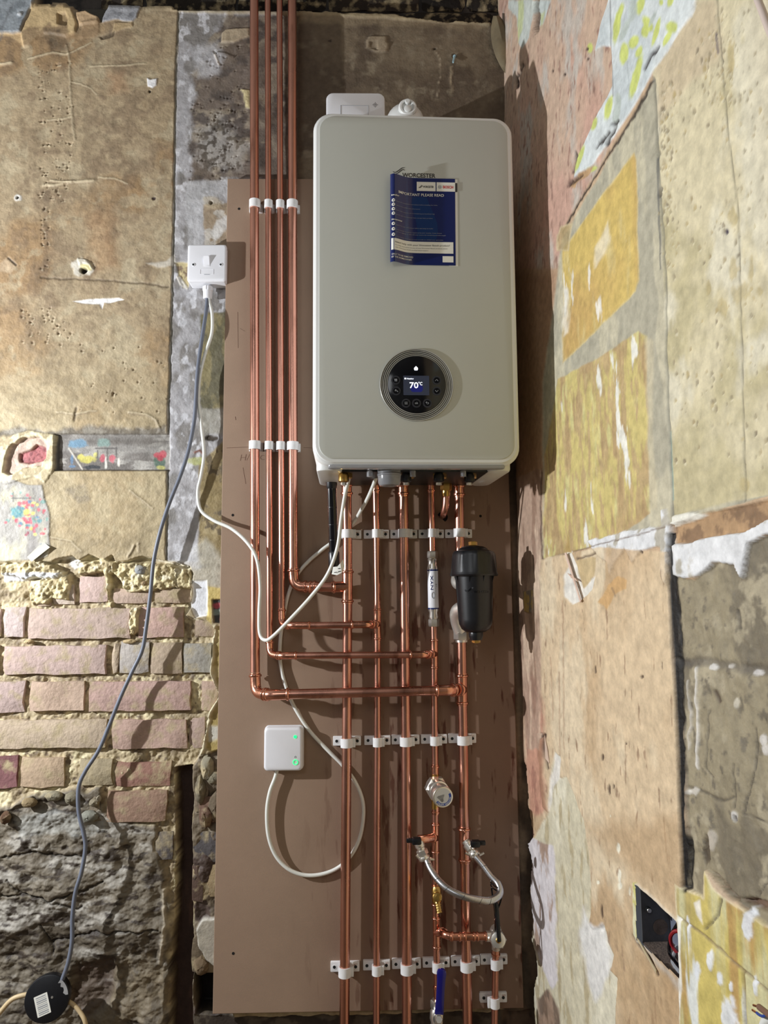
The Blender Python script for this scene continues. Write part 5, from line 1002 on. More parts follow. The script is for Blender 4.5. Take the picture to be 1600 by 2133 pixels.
mb = MB(); lathe(mb, W(922, 1077, BT+.0006), W(922, 1077, BT), [(0, .0125), (.0006, .0125)], 24); obj('drill_hole', mb, M['hole'], board)

# ------------------------------------------------------------------ pipe clips: plate, band, hinge tab, screws
def make_clip(r, wide, hz=.020, tab=1):
    t = thing('pipe_clip', 'clip', 'pipe clip', (0, 0, 0))
    th = .003; ro = r+th; pc = -.025 if tab else -.023                          # ring centre in front of the board
    pw = wide/2
    mb = MB(); prism(mb, (0, 0, 0), X_, Z_, -Y_, rrect(wide, hz*1.05, .0015, 2), 0, .0065, .0012); obj('plate', mb, M['clip'], t, smooth=30)
    mb = MB(); n = 22; vs = []
    for k in range(n+1):
        a = math.radians(-55+290*k/n)                                   # open at the back
        for rr in (r+.0003, ro):
            for z in (-hz/2, hz/2): vs.append((rr*math.cos(a), pc-rr*math.sin(a), z))
    f = []
    for k in range(n):
        a = k*4; b = a+4; f += [(a, a+1, b+1, b), (a+2, b+2, b+3, a+3), (a, b, b+2, a+2), (a+1, a+3, b+3, b+1)]
    f += [(0, 2, 3, 1), (n*4, n*4+1, n*4+3, n*4+2)]
    mb.add(vs, f); obj('band', mb, M['clip'], t, smooth=40)
    mb = MB(); box(mb, (-ro*.6, pc+r*.98, -hz/2), (ro*.75, -.005, hz/2), .001); obj('saddle', mb, M['clip'], t, smooth=30)
    if tab:
        mb = MB(); box(mb, (tab*(ro-.001) if tab > 0 else -ro-.0055, pc-.004, -hz/2), (ro+.0055 if tab > 0 else -(ro-.001), pc+.010, hz/2), .001); obj('latch', mb, M['clip'], t, smooth=30)
        for s in (-1, 1):
            mb = MB(); x = s*(pw-.0085); lathe(mb, (x, -.0064, 0), (x, -.0071, 0), [(0, .0052), (.0007, .0050)], 18); w = obj('washer', mb, M['clip'], t)
            mb = MB(); lathe(mb, (x, -.0066, 0), (x, -.0076, 0), [(0, .0034), (.0008, .0034)], 12); obj('screw', mb, M['dark'], t)
    return t
protos = {}
def clip(kind, x, y, label, group, off=OV):
    q = W(x, y, off); q[1] = -BT
    if kind not in protos:
        protos[kind] = make_clip(*kind); t = protos[kind]; t.location = tuple(q); t['label'] = label; t['group'] = group; return t
    return dup(protos[kind], q, label, group=group)
K22 = (R22, .064, .020, 1); K15 = (R15, .060, .020, 1); N22 = (R22, .033, .020, 0); N15 = (R15, .026, .020, 0); L15 = (R15, .060, .020, -1)
for row, y0, nm in ((0, 426, 'upper'), (1, 928, 'lower')):
    for (x, k, who) in ((531, N22, 'thick riser nearest the switch'), (559.3, N15, 'thin riser next to the switch-side thick one'), (583.8, N15, 'thin riser second from the boiler'), (609, N22, 'thick riser nearest the boiler')):
        clip(k, x+(.9 if row and x > 540 else 0), y0+(x-531)*.02, f'{nm} white clip on the {who}', f'{nm} row of riser clips', OF)
PN = ['thick pipe beside the waste pipe', 'second, thin pipe', 'middle thick pipe', 'thin pipe with white cylinder', 'thick pipe behind the black filter']
for y0, xs_, rown in ((1112, (724, 784.4, 842, 899.8, 957.4), 'row just under the boiler'), (1547, (722.4, 786.5, 845.9, 905.8, 965.4), 'row level with the grey hub'), (2023, (718.2, 784.8, 847.8, 910.5, 972.3), 'bottom row of clips')):
    for i, x in enumerate(xs_):
        yy = y0-(x-720)*(.008 if y0 < 1200 else .022 if y0 < 1600 else .046)
        clip(K22 if i in (0, 2, 4) else K15, x, yy, f'white clip on the {PN[i]}, {rown}', rown)
clip(K15, 1032.3, 2008, 'white clip at the right end of the bottom row, on the short thin pipe', 'bottom row of clips')
clip(L15, 1031.2, 2088, 'lowest white clip, alone below the bottom row on the short thin pipe', 'single clips')

# ------------------------------------------------------------------ black waste pipe
wp = thing('waste_pipe', 'short black plastic waste pipe hanging from the left underside of the boiler', 'pipe', V(692, 1100, .10))
a, b = V(690, 990, .125), V(697, 1192, .10); d = (b-a)/np.linalg.norm(b-a); L = np.linalg.norm(b-a)
mb = MB(); lathe(mb, a, b, [(0, .0105), (L, .0105)], 24); obj('tube', mb, M['gloss'], wp)
mb = MB(); lathe(mb, a, b, [(0, .0125), (.024, .0125), (.027, .0115), (.030, .0108)], 24); obj('socket', mb, M['black'], wp)
mb = MB(); lathe(mb, b-d*.047, b+d*.001, [(0, .0112), (.003, .0128), (.044, .0128), (.048, .010)], 24); obj('end_cap', mb, M['black'], wp)
for y in (1056, 1092, 1124):
    mb = MB(); q = a+(b-a)*((y-990)/202); lathe(mb, q, q+d, [(0, .0107), (.0008, .0108), (.0016, .0107)], 20, False); obj('moulded_ring', mb, M['black'], wp)

# ------------------------------------------------------------------ white inline cylinder with fittings
sl = thing('inline_scale_filter', 'white cylinder with dark lettering and nickel nuts on the fourth pipe', 'filter', V(903, 1225, OV))
def seg(name, ya, yb, prof, m, parent, sides=24, xf=lambda y: 900.5+(y-1150)*.022, off=OV, fn=lathe):
    a = V(xf(ya), ya, off); b = V(xf(yb), yb, off); L = np.linalg.norm(b-a); mb = MB()
    if sides == 6: hexnut(mb, a, b, prof)
    else: lathe(mb, a, b, [(t*L, r_) for t, r_ in prof], sides)
    return obj(name, mb, m, parent)
seg('compression_nut', 1148, 1163, .0125, M['chrome'], sl, 6); seg('compression_nut', 1289, 1305, .0125, M['chrome'], sl, 6)
seg('hose_end', 1162, 1186, [(0, .0085), (.15, .0115), (.3, .0100), (.6, .0105), (.85, .0122), (1, .0122)], M['chrome'], sl); seg('hose_end', 1266, 1291, [(0, .0122), (.2, .0120), (.4, .0100), (.75, .0112), (1, .009)], M['chrome'], sl)
bd = seg('body', 1186, 1267, [(0, .0118), (.02, .0124), (.98, .0124), (1, .0118)], M['white'], sl)
for y in (1186.5, 1266): seg('dark_band', y, y+3, [(0, .0127), (1, .0127)], M['navy'], sl)
cA = V(902.3, 1263, OV); cB = V(901, 1190, OV); ax_ = (cB-cA)/np.linalg.norm(cB-cA)
def cyl_text(s, u0, ang, cap, w, m, parent, rad=.0127, rotdir=1):
    def pl(x, y):
        g = ang+(-y)/rad; return cA+ax_*(u0+x)+rad*np.array([math.sin(g), -math.cos(g), 0])
    return text(s, pl, width=w, cap=cap, bold=.012, mat=m, parent=parent)
cyl_text('NYX', .038, -.02, .0062, .033, M['navy'], bd); cyl_text('INLINE', .026, .75, .0034, .026, M['ink'], bd)
mb = MB(); P = []
for g in np.linspace(0, 2*math.pi*.9, 20):
    u = .0255+.0072*math.cos(g+.6); h = -.0032-.0034*math.sin(g+.6)+.004; gg = -h/.0127+.05; P.append(cA+ax_*u+.0128*np.array([math.sin(gg), -math.cos(gg), 0]))
sweep(mb, P, .0006, 5); obj('ring_emblem', mb, M['glyph'], bd)

# ------------------------------------------------------------------ black magnetic filter
mf = thing('magnetic_filter', 'large black canister filter with ribbed cap on the right-hand pipe', 'filter', V(988, 1230, .125))
MO = .125
def mpt(x, y): return V(x, y, MO)
a = mpt(986, 1196); b = mpt(993, 1335); ax2 = (mpt(986.5, 1140)-mpt(993, 1335)); ax2 = ax2/np.linalg.norm(ax2)
mpx = (W(1100, 1200, MO)[0]-W(1000, 1200, MO)[0])/100
base = mpt(991.5, 1320)
H_ = lambda y: (1320-y)*mpx*1.0
mb = MB(); prof = [(H_(1318), .010), (H_(1316), .022), (H_(1310), .031), (H_(1300), .0362), (H_(1290), .0375), (H_(1205), .0415), (H_(1196), .043), (H_(1190), .048)]
lathe(mb, base, base+ax2, prof, 36); body = obj('canister', mb, M['black'], mf)
mb = MB(); lathe(mb, base, base+ax2, [(H_(1333), .0125), (H_(1326), .0155), (H_(1318), .016), (H_(1314), .015)], 24); obj('drain_boss', mb, M['black'], mf)
mb = MB(); hexnut(mb, base+ax2*H_(1339), base+ax2*H_(1331), .0095); obj('drain_plug', mb, M['brass'], mf)
n = 36; mb = MB(); vs = []; lv = [(1202, .0515, 0), (1199, .0530, 0), (1196, .0520, 0), (1193, .0512, .0), (1160, .0490, .0022), (1156, .0480, .0015), (1151, .0440, 0), (1148, .0330, 0), (1145, .031, 0), (1141, .024, 0), (1139, .010, 0)]
for y, rr, rib in lv:
    for k in range(n*2):
        g = math.pi*k/n; q = rr-(rib if (k % 8) in (0, 1, 2, 3, 4, 5) else 0); vs.append(base+ax2*H_(y)+q*np.array([math.cos(g), math.sin(g), 0]))
m_ = n*2; mb.add(vs, [(i*m_+k, i*m_+(k+1) % m_, (i+1)*m_+(k+1) % m_, (i+1)*m_+k) for i in range(len(lv)-1) for k in range(m_)]+[tuple(range(m_))[::-1], tuple((len(lv)-1)*m_+k for k in range(m_))])
capo = obj('ribbed_cap', mb, M['black'], mf)
mb = MB(); hexnut(mb, base+ax2*H_(1139), base+ax2*H_(1130), .0098); obj('bleed_screw', mb, M['brass'], mf)
for k in range(8):
    g = -math.pi/2+math.pi/4*(k-.5); q = np.array([math.cos(g), math.sin(g), 0]); mb = MB()
    s_ = np.array([-math.sin(g), math.cos(g), 0])*.0008
    mb.add([base+ax2*H_(1192)+q*.040-s_, base+ax2*H_(1192)+q*.0485-s_, base+ax2*H_(1216)+q*.0405-s_, base+ax2*H_(1192)+q*.040+s_, base+ax2*H_(1192)+q*.0485+s_, base+ax2*H_(1216)+q*.0405+s_], [(0, 1, 2), (5, 4, 3), (0, 3, 4, 1), (1, 4, 5, 2), (2, 5, 3, 0)])
    obj('rib', mb, M['black'], mf, smooth=0)
def fcyl(y0, s, cap, w, g0):
    def pl(x, y):
        rr = .0400; g = g0+x/rr; return base+ax2*(H_(y0)+y)+(rr+.0008)*np.array([math.sin(g), -math.cos(g), 0])
    return text(s, pl, width=w, cap=cap, bold=.01, mat=M['gloss'], parent=body)
fcyl(1237, 'WORCESTER', .0055, .040, -.18)
for dz in (0, .0022):
    mb = MB(); P = [base+ax2*(H_(1233)+dz+h)+.0408*np.array([math.sin(g), -math.cos(g), 0]) for g, h in ((-.68, .001), (-.55, -.0012), (-.42, .0012), (-.3, .005), (-.2, .006))]
    sweep(mb, spline(P, 4), .0005, 5); obj('roof_mark', mb, M['gloss'], body)
# chrome connector behind it
mb = MB(); sweep(mb, bend([V(958.5, 1186, OV), V(954, 1200, OV+.010), V(952, 1214, OV+.02), V(975, 1222, .10)], .02), .0150, 20); obj('inlet_arm', mb, M['arm'], mf)
mb = MB(); sweep(mb, bend([V(975, 1262, .10), V(950, 1272, OV+.025), V(953, 1296, OV+.006), V(960.5, 1318, OV)], .025), .0160, 20); obj('outlet_arm', mb, M['arm'], mf)
mb = MB(); hexnut(mb, V(961.3, 1315, OV), V(961.8, 1333, OV), .0185); obj('compression_nut', mb, M['chrome'], mf)
mb = MB(); lathe(mb, V(961.8, 1332, OV), V(962, 1338, OV), [(0, .0145), (.006, .0145)], 20); obj('olive_sleeve', mb, M['chrome'], mf)
mb = MB(); hexnut(mb, V(958, 1176, OV), V(958.5, 1190, OV), .0185); obj('compression_nut', mb, M['chrome'], mf)

# ------------------------------------------------------------------ round pressure valve
pv = thing('pressure_reducing_valve', 'round nickel pressure valve with a blue-edged label disc on the fourth pipe', 'valve', V(908, 1645, .06))
mb = MB(); lathe(mb, V(906.6, 1612, OV), V(906.8, 1684, OV), [(0, .0085), (.012, .0085), (.014, .0125), (.055, .0125), (.058, .0085), (.075, .0085)], 20); obj('valve_body', mb, M['brass'], pv)
a = V(905, 1636, OV+.004); b = V(923, 1660.5, .125); dd = (b-a)/np.linalg.norm(b-a); L = np.linalg.norm(b-a)
mb = MB(); lathe(mb, a, b, [(0, .020), (L*.25, .0215), (L*.30, .0225), (L*.55, .0225), (L*.56, .0205), (L*.80, .0205), (L*.82, .0225), (L*.98, .0225), (L, .0215), (L+.0004, .019)], 40); hd = obj('bonnet', mb, M['chrome'], pv)
mb = MB(); hexnut(mb, a+dd*L*.12, a+dd*L*.36, .0262); obj('hex_collar', mb, M['chrome'], pv)
e1 = np.cross(dd, Z_); e1 = -e1/np.linalg.norm(e1) if np.cross(dd, Z_)[0] < 0 else np.cross(dd, Z_)/np.linalg.norm(np.cross(dd, Z_)); e2 = np.cross(e1, dd); e2 = e2 if e2[2] > 0 else -e2
fc = a+dd*(L+.0006)
mb = MB(); prism(mb, fc, e1, e2, dd, circle(.0186, 36), 0, .0003); disc = obj('label_disc', mb, mat('silver_label', (198, 200, 200), .35, .3), pv)
mb = MB(); vs = []; 
for g in np.linspace(math.radians(-148), math.radians(28), 26):
    for rr in (.0130, .0182): vs.append(fc+dd*.0005+rr*(e1*math.cos(g)+e2*math.sin(g)))
mb.add(vs, [(2*i, 2*i+1, 2*i+3, 2*i+2) for i in range(25)]); obj('blue_arc', mb, M['blue_ink'], disc, smooth=0)
def arc_text(s, g0, rad, cap, w, m):
    def pl(x, y): g = g0+x/rad; q = rad-y; return fc+dd*.0008+q*(e1*math.cos(g)+e2*math.sin(g))
    return text(s, pl, width=w, cap=cap, bold=.01, mat=m, parent=disc)
arc_text('CALEFFI', math.radians(-140), .0172, .0030, .017, M['paper']); arc_text('REDUCER', math.radians(-72), .0172, .0030, .022, M['paper'])
cr, sr = math.cos(math.radians(-62)), math.sin(math.radians(-62))
mb = MB()
for i, (y, w) in enumerate(((.008, .006), (.0062, .010), (.0044, .014), (.0026, .015), (.0004, .012), (-.0018, .008), (-.004, .006), (-.006, .005))):
    x0 = -.011+i*.0004
    def q(x, y): return fc+dd*.0006+e1*(x*math.cos(.62)-y*math.sin(.62))+e2*(x*math.sin(.62)+y*math.cos(.62))
    h = .00045 if i < 5 else .0007; mb.add([q(x0, y-h), q(x0+w, y-h), q(x0+w, y+h), q(x0, y+h)], [(0, 1, 2, 3)])
obj('small_print', mb, M['ink'], disc, smooth=0)

# ------------------------------------------------------------------ filling loop: two small valves, braided hose, tie
hose = thing('filling_loop', 'silver braided hose looping between two small black-handled valves', 'hose', V(960, 1830, .10))
HP = [(883, 1786, .085), (889, 1792, .092), (897, 1810, .105), (912, 1832, .122), (935, 1853, .140), (965, 1867, .150), (1000, 1875, .150), (1024, 1875, .146), (1041, 1862, .136), (1038, 1842, .122), (1022, 1824, .108), (1004, 1800, .094), (992, 1786, .086), (987, 1777, .080)]
mb = MB(); sweep(mb, spline([V(*q) for q in HP], 9), .0072, 18); bh = obj('braided_hose', mb, M['braid'], hose)
for i, (x, y, o) in enumerate(((893, 1801, .100), (912, 1832, .1215), (933, 1851, .139), (966, 1867, .150), (1001, 1875, .150), (1020, 1876, .147), (1008, 1806, .097))):
    P = spline([V(*q) for q in HP], 9); c = V(x, y, o); k = min(range(1, len(P)-1), key=lambda j: np.linalg.norm(P[j]-c)); t = P[k+1]-P[k]; t /= np.linalg.norm(t)
    mb = MB(); N_ = np.cross(t, Y_); N_ /= np.linalg.norm(N_); F_ = np.cross(t, N_); F_ = F_ if F_[1] < 0 else -F_
    sweep(mb, [P[k]+.0073*(math.cos(g)*F_+math.sin(g)*N_)+t*.003*g for g in np.linspace(-.9, .9, 7)], .0005, 4); obj('dark_thread', mb, M['ink'], bh)
for nm, root_, A, B, hx, mat_l in (('a', d4, V(872, 1752, .082), V(884, 1787, .086), (868, 1751.5, .112), 'left'), ('b', d5, V(974, 1758, .070), V(988, 1779, .080), (990, 1757, .105), 'right')):
    v = thing('filling_valve', f'small nickel valve with black handle at the {"left, lower" if nm == "a" else "right, upper"} end of the braided hose', 'valve', A)
    dd2 = (B-A)/np.linalg.norm(B-A); L = np.linalg.norm(B-A)
    mb = MB(); lathe(mb, A-dd2*.008, B, [(0, .0085), (.006, .0085), (.008, .011), (.020, .011), (.022, .009), (L, .0085), (L+.006, .0105), (L+.010, .0105)], 20); vb = obj('valve_body', mb, M['chrome'], v)
    mb = MB(); hexnut(mb, A+dd2*.018, A+dd2*.030, .0125); obj('hex_nut', mb, M['chrome'], v)
    mb = MB(); lathe(mb, B-dd2*.004, B+dd2*.004, [(0, .0115), (.003, .0125), (.006, .0125), (.008, .0115)], 20); obj('knurled_ring', mb, M['chrome'], v)
    for s in (-1, 1):
        mb = MB(); q = B+dd2*.002; lathe(mb, q+X_*s*.010, q+X_*s*.020+Z_*(-s*.006 if nm == 'a' else .0)+(0, 0, .004), [(0, .0035), (.011, .0025)], 10); obj('ring_lug', mb, M['chrome'], v)
    h = V(*hx); mb = MB(); lathe(mb, A+dd2*.010, h+(0, .006, -.004), [(0, .005), (.02, .005)], 12); obj('spindle', mb, M['chrome'], v)
    mb = MB(); sgn = -1 if nm == 'a' else 1
    prism(mb, h, X_, Z_, -Y_, rrect(.020, .013, .003, 3), -.006, .008, .002); prism(mb, h+X_*sgn*.014+(0, 0, .0012), X_, Z_, -Y_, rrect(.016, .0085, .002, 3), -.003, .005, .0015); obj('handle', mb, M['black'], v)
    mb = MB(); src = V(900, 1745, OV+.022) if nm == 'a' else V(977, 1760, OV+.018); sweep(mb, bend([src, (src+A)/2+(0, -.006, .003), A-dd2*.004], .02), .009, 16); obj('connector', mb, M['fitting'] if nm == 'a' else M['chrome'], v)
ct = thing('cable_tie', 'black rubber loop around the bend of the braided hose, hanging to the lever valve', 'tie', V(1036, 1850, .12))
for yy in (1838, 1845):
    c = V(1033, yy+4, .122); mb = MB(); P = [c+np.array([.0105*math.cos(g), .0105*math.sin(g), -.006*math.cos(g)*.8+.002*math.sin(g)]) for g in np.linspace(0, 2*math.pi, 25)]; sweep(mb, P, .0013, 6, False); obj('loop', mb, M['gloss'], ct)
mb = MB(); sweep(mb, spline([V(1024, 1850, .130), V(1027, 1872, .136), V(1031, 1900, .12), V(1032, 1942, .100)], 5), .0018, 6); sweep(mb, spline([V(1044, 1850, .118), V(1046, 1860, .12), V(1042, 1880, .118), V(1034, 1900, .11)], 5), .0018, 6); obj('strap', mb, M['gloss'], ct)

# ------------------------------------------------------------------ lever valve, drain cock, blue-handled valve
lv_ = thing('lever_valve', 'nickel isolating valve with a long upright black lever at lower right', 'valve', V(1036, 1955, .075))
mb = MB(); lathe(mb, V(1033, 1932, OV+.026), V(1033.5, 1974, OV+.012), [(0, .0105), (.006, .013), (.030, .014), (.040, .0105), (.052, .0095)], 20); obj('valve_body', mb, M['chrome'], lv_)
a = V(1034, 1953, OV+.02); b = V(1038, 1958, .112); mb = MB(); hexnut(mb, a+(b-a)*.45, b, .0185); obj('hex_bonnet', mb, M['chrome'], lv_)
dd3 = (b-a)/np.linalg.norm(b-a)
mb = MB(); lathe(mb, b, b+dd3, [(0, .0155), (.002, .015), (.003, .010)], 24); obj('bonnet_ring', mb, M['chrome'], lv_)
mb = MB(); lathe(mb, b+dd3*.002, b+dd3, [(0, .0058), (.008, .0055), (.009, .004)], 18); obj('stem_button', mb, M['brass'], lv_)
mb = MB(); u_ = V(1033.5, 1880, .118)-V(1040, 1962, .122); l_ = np.linalg.norm(u_); u_ /= l_; rr_ = np.cross(u_, Y_); rr_ /= np.linalg.norm(rr_)
prism(mb, V(1037, 1921, .120), rr_, u_, -Y_, rrect(.0085, l_, .003, 3), -.0025, .0025, .001); obj('lever', mb, M['black'], lv_)
mb = MB(); sweep(mb, [V(1013, 1950, OV+.036), V(1026, 1950, OV+.034)], .0105, 18); obj('side_port', mb, M['chrome'], lv_)
dc = thing('drain_cock', 'small brass drain cock with ribbed spout on the fourth pipe below the hose', 'valve', V(909, 1870, .07))
tee(dc, V(907.4, 1842, OV), V(908, 1888, OV), V(909, 1866, OV+.016), R15)
mb = MB(); lathe(mb, V(908.5, 1846, OV+.020), V(910, 1878, OV+.024), [(0, .008), (.006, .0105), (.030, .0105), (.036, .007)], 20); obj('cock_body', mb, M['brass'], dc)
mb = MB(); lathe(mb, V(910, 1867, OV+.028), V(912, 1870, .108), [(0, .0100), (.022, .0100), (.024, .0080), (.0245, .004), (.032, .004)], 20); obj('spindle_cap', mb, M['brass'], dc)
mb = MB(); a = V(911, 1876, OV+.030); b = V(915, 1898, OV+.034); prof = []
for k in range(5): prof += [(k*.0048+.000, .0058), (k*.0048+.0036, .0072), (k*.0048+.0040, .0058)]
lathe(mb, a, b, prof, 16); obj('ribbed_spout', mb, M['brass'], dc)
bv = thing('ball_valve', 'nickel ball valve with a bright blue lever handle at the bottom edge', 'valve', V(912, 2110, .05))
seg('compression_nut', 2082, 2100, .0135, M['chrome'], bv, 6, xf=lambda y: 909.5); seg('valve_body', 2100, 2160, [(0, .010), (.1, .0135), (.35, .0145), (.5, .0115), (.7, .0145), (.9, .0135), (1, .010)], M['chrome'], bv, xf=lambda y: 909)
seg('tail_pipe', 2155, 2260, [(0, R15), (1, R15)], M['copper'], bv, xf=lambda y: 909)
mb = MB(); lathe(mb, V(911, 2122, OV+.006), V(915, 2124, .095), [(0, .010), (.018, .0105), (.030, .008), (.045, .008)], 20); obj('stem', mb, M['chrome'], bv)
mb = MB(); O = V(918, 2066, .108); u_ = V(921, 2020, .108)-V(915, 2112, .108); L = np.linalg.norm(u_); u_ /= L; rr_ = np.cross(u_, Y_); rr_ /= np.linalg.norm(rr_); rr_ = rr_ if rr_[0] > 0 else -rr_
ol = [(-.0090, -L/2), (.0090, -L/2), (.0085, -L*.2), (.0080, L*.1), (.0085, L*.3), (.0095, L*.42), (.0075, L*.49), (.003, L*.52), (-.003, L*.52), (-.0085, L*.49), (-.0105, L*.42), (-.0092, L*.3), (-.0085, L*.1), (-.0085, -L*.2)]
prism(mb, O, rr_, u_, -Y_, ol, -.004, .004, .002); obj('blue_lever', mb, M['lever'], bv, 'bright blue lever')
mb = MB(); prism(mb, O-u_*(L/2+.010), rr_, u_, -Y_, rrect(.016, .028, .002, 2), -.0012, .0012, .0005); obj('lever_plate', mb, M['chrome'], bv)
mb = MB(); hexnut(mb, V(914.5, 2124, .108), V(914.8, 2124, .120), .008); obj('lever_nut', mb, M['chrome'], bv)

# ------------------------------------------------------------------ fused switch
sw = thing('fused_switch', 'white square fused switch on the wall left of the copper risers', 'switch', W(432, 556, .0))
wl = W(432, 520, .03)
sX = W(473, 552, .035)[0]-W(392, 552, .035)[0]; sc0 = W(432.5, 551, .030); sc0[1] = 0
mb = MB(); prism(mb, sc0+(0, 0, -.001), X_, Z_, -Y_, rrect(sX-.003, sX-.003, .005, 4), -.002, .030, .001); obj('back_box', mb, M['white'], sw)
mb = MB(); prism(mb, sc0, X_, Z_, -Y_, rrect(sX, sX, .006, 5), .030, .040, .0045, 3); pl_ = obj('face_plate', mb, M['white'], sw)
fy = -.0402
def sp(px, py): q = W(px, py, .04); return q[0], q[2]
x, z = sp(431, 545); mb = MB(); prism(mb, (x, fy, z), X_, Z_, -Y_, rrect(.0155, .024, .001, 2), -.001, .0006, .0003); rk = obj('rocker', mb, M['white'], sw)
mb = MB(); mb.add([(x-.0068, fy, z-.0105), (x+.0068, fy, z-.0105), (x+.0068, fy-.0075, z+.0105), (x-.0068, fy-.0075, z+.0105), (x-.0068, fy, z+.0105), (x+.0068, fy, z+.0105)], [(0, 1, 2, 3), (3, 2, 5, 4), (0, 3, 4), (1, 5, 2)]); obj('rocker_key', mb, M['white'], rk, smooth=0)
for px in (403, 460):
    x, z = sp(px, 551.5); mb = MB(); lathe(mb, (x, fy-.0002, z), (x, fy-.002, z), [(0, .0042), (.001, .0038)], 18); s_ = obj('screw_cup', mb, M['white'], sw); mb = MB(); lathe(mb, (x, fy-.0006, z), (x, fy-.0016, z), [(0, .003), (.0008, .0026)], 14); obj('screw', mb, M['dark'], s_)
x, z = sp(431, 566); mb = MB()
for P in ([(-.016, .006), (.016, .006), (.016, -.006), (-.016, -.006), (-.016, .006)],): sweep(mb, [(x+a_, fy, z+b_) for a_, b_ in P], .0006, 5)
fh = obj('fuse_holder', mb, M['white'], sw); mb = MB(); box(mb, (x-.0065, fy-.0005, z-.0078), (x+.0065, fy+.001, z-.0068)); obj('pry_slot', mb, M['glyph'], fh)
g0 = W(433, 597, .018); mb = MB(); n = 24; vs = []; lvz = ((0, .0105, 0), (.002, .0125, .0012), (.011, .0125, .0012), (.012, .0112, 0), (.030, .0108, 0), (.032, .0095, 0), (.032, .006, 0), (.024, .006, 0))
for h, rr, rb_ in lvz:
    for k in range(n*2): g = math.pi*k/n; q = rr-(rb_ if k % 4 < 2 else 0); vs.append(g0+np.array([q*math.cos(g), q*math.sin(g), -h]))
mb.add(vs, [(i*n*2+k, i*n*2+(k+1) % (n*2), (i+1)*n*2+(k+1) % (n*2), (i+1)*n*2+k) for i in range(len(lvz)-1) for k in range(n*2)]); obj('cable_gland', mb, M['white'], sw)

# ------------------------------------------------------------------ cables
def cable(name, label, pts, r, m, cat='cable', n=8, flat=1.):
    mb = MB(); P = spline([W(*q) for q in pts], n); sweep(mb, P, r, 12, True, flat)
    return tag(obj(name, mb, m, org=P[len(P)//2]), label, cat)
c1 = cable('power_cable', 'thin white flex from the fused switch swooping under the risers up to the boiler', [(434, 618, .018), (437, 632, .022), (442, 655, .03), (441, 695, .032), (428, 735, .028), (417, 780, .024), (413, 830, .024), (420, 890, .025), (425, 945, .026), (419, 990, .026), (412, 1025, .027), (418, 1062, .030), (445, 1084, .036), (482, 1101, .045), (515, 1130, .058), (535, 1165, .064), (542, 1220, .066), (540, 1275, .07), (541, 1318, .075), (551, 1333, .085), (568, 1326, .094), (610, 1284, .10), (650, 1240, .105), (683, 1195, .115), (703, 1140, .13), (711, 1080, .15), (719, 1030, .17), (726, 1000, .185), (729, 975, .19)], .0040, M['cable'])
c2 = cable('control_cable', 'white cable from the boiler looping behind the pipes down to the grey hub', [(787, 970, .19), (786, 985, .18), (778, 1010, .15), (765, 1040, .11), (752, 1063, .075), (742, 1080, .035), (722, 1105, .024), (700, 1124, .024), (670, 1146, .026), (640, 1172, .024), (616, 1202, .024), (600, 1240, .024), (590, 1290, .024), (584, 1335, .024), (584, 1380, .024), (594, 1425, .026), (612, 1470, .026), (645, 1522, .024), (685, 1565, .024), (712, 1592, .024), (738, 1625, .024), (755, 1665, .026), (757, 1705, .026), (748, 1750, .024), (728, 1786, .024), (700, 1810, .024), (665, 1822, .026), (630, 1822, .028), (598, 1808, .030), (573, 1780, .030), (559, 1740, .030), (556, 1690, .030), (562, 1650, .030), (573, 1620, .030), (578, 1600, .030)], .0042, M['cable'])
c3 = cable('flex_cable', 'dark grey flex hanging from the fused switch down to the black junction box', [(432, 618, .018), (431, 635, .024), (427, 665, .032), (417, 730, .034), (411, 780, .034), (408, 830, .032), (404, 880, .030), (392, 940, .030), (376, 990, .030), (352, 1050, .030), (333, 1110, .030), (320, 1170, .028), (313, 1240, .026), (304, 1310, .026), (296, 1355, .026), (275, 1400, .026), (252, 1450, .026), (228, 1510, .026), (206, 1562, .026), (178, 1606, .028), (164, 1640, .030), (164, 1690, .034), (174, 1735, .036), (178, 1765, .036), (170, 1815, .040), (157, 1860, .042), (151, 1910, .044), (150, 1960, .046), (142, 2005, .05), (130, 2040, .052)], .0046, M['grey'])
tg = thing('cable_tag', 'small white printed tag hanging by the black waste pipe', 'tag', W(704, 1180, .12)); mb = MB(); vs = []
for (x0, y0), (x1, y1), o_ in (((691, 1196), (694, 1181), .136), ((702, 1198), (703, 1180), .140), ((712, 1193), (709, 1173), .141), ((718, 1180), (715, 1165), .136)): vs += [W(x0, y0, o_), W(x1, y1, o_)]
mb.add(vs, [(2*i, 2*i+2, 2*i+3, 2*i+1) for i in range(3)]); obj('label_flag', mb, M['paper'], tg)
mb = MB()
for (x, y, w) in ((696, 1192, 6), (704, 1190, 6), (704, 1184, 5)): a = W(x, y, .1415); b = W(x+w, y-1, .1415); mb.add([a, b, b-(0, 0, .0016), a-(0, 0, .0016)], [(0, 1, 2, 3)])
obj('print', mb, M['ink'], tg, smooth=0)
mb = MB(); sweep(mb, [W(692, 1187, .117), W(686, 1184, .115), W(688, 1178, .108)], .0008, 5); obj('string', mb, M['paper'], tg)

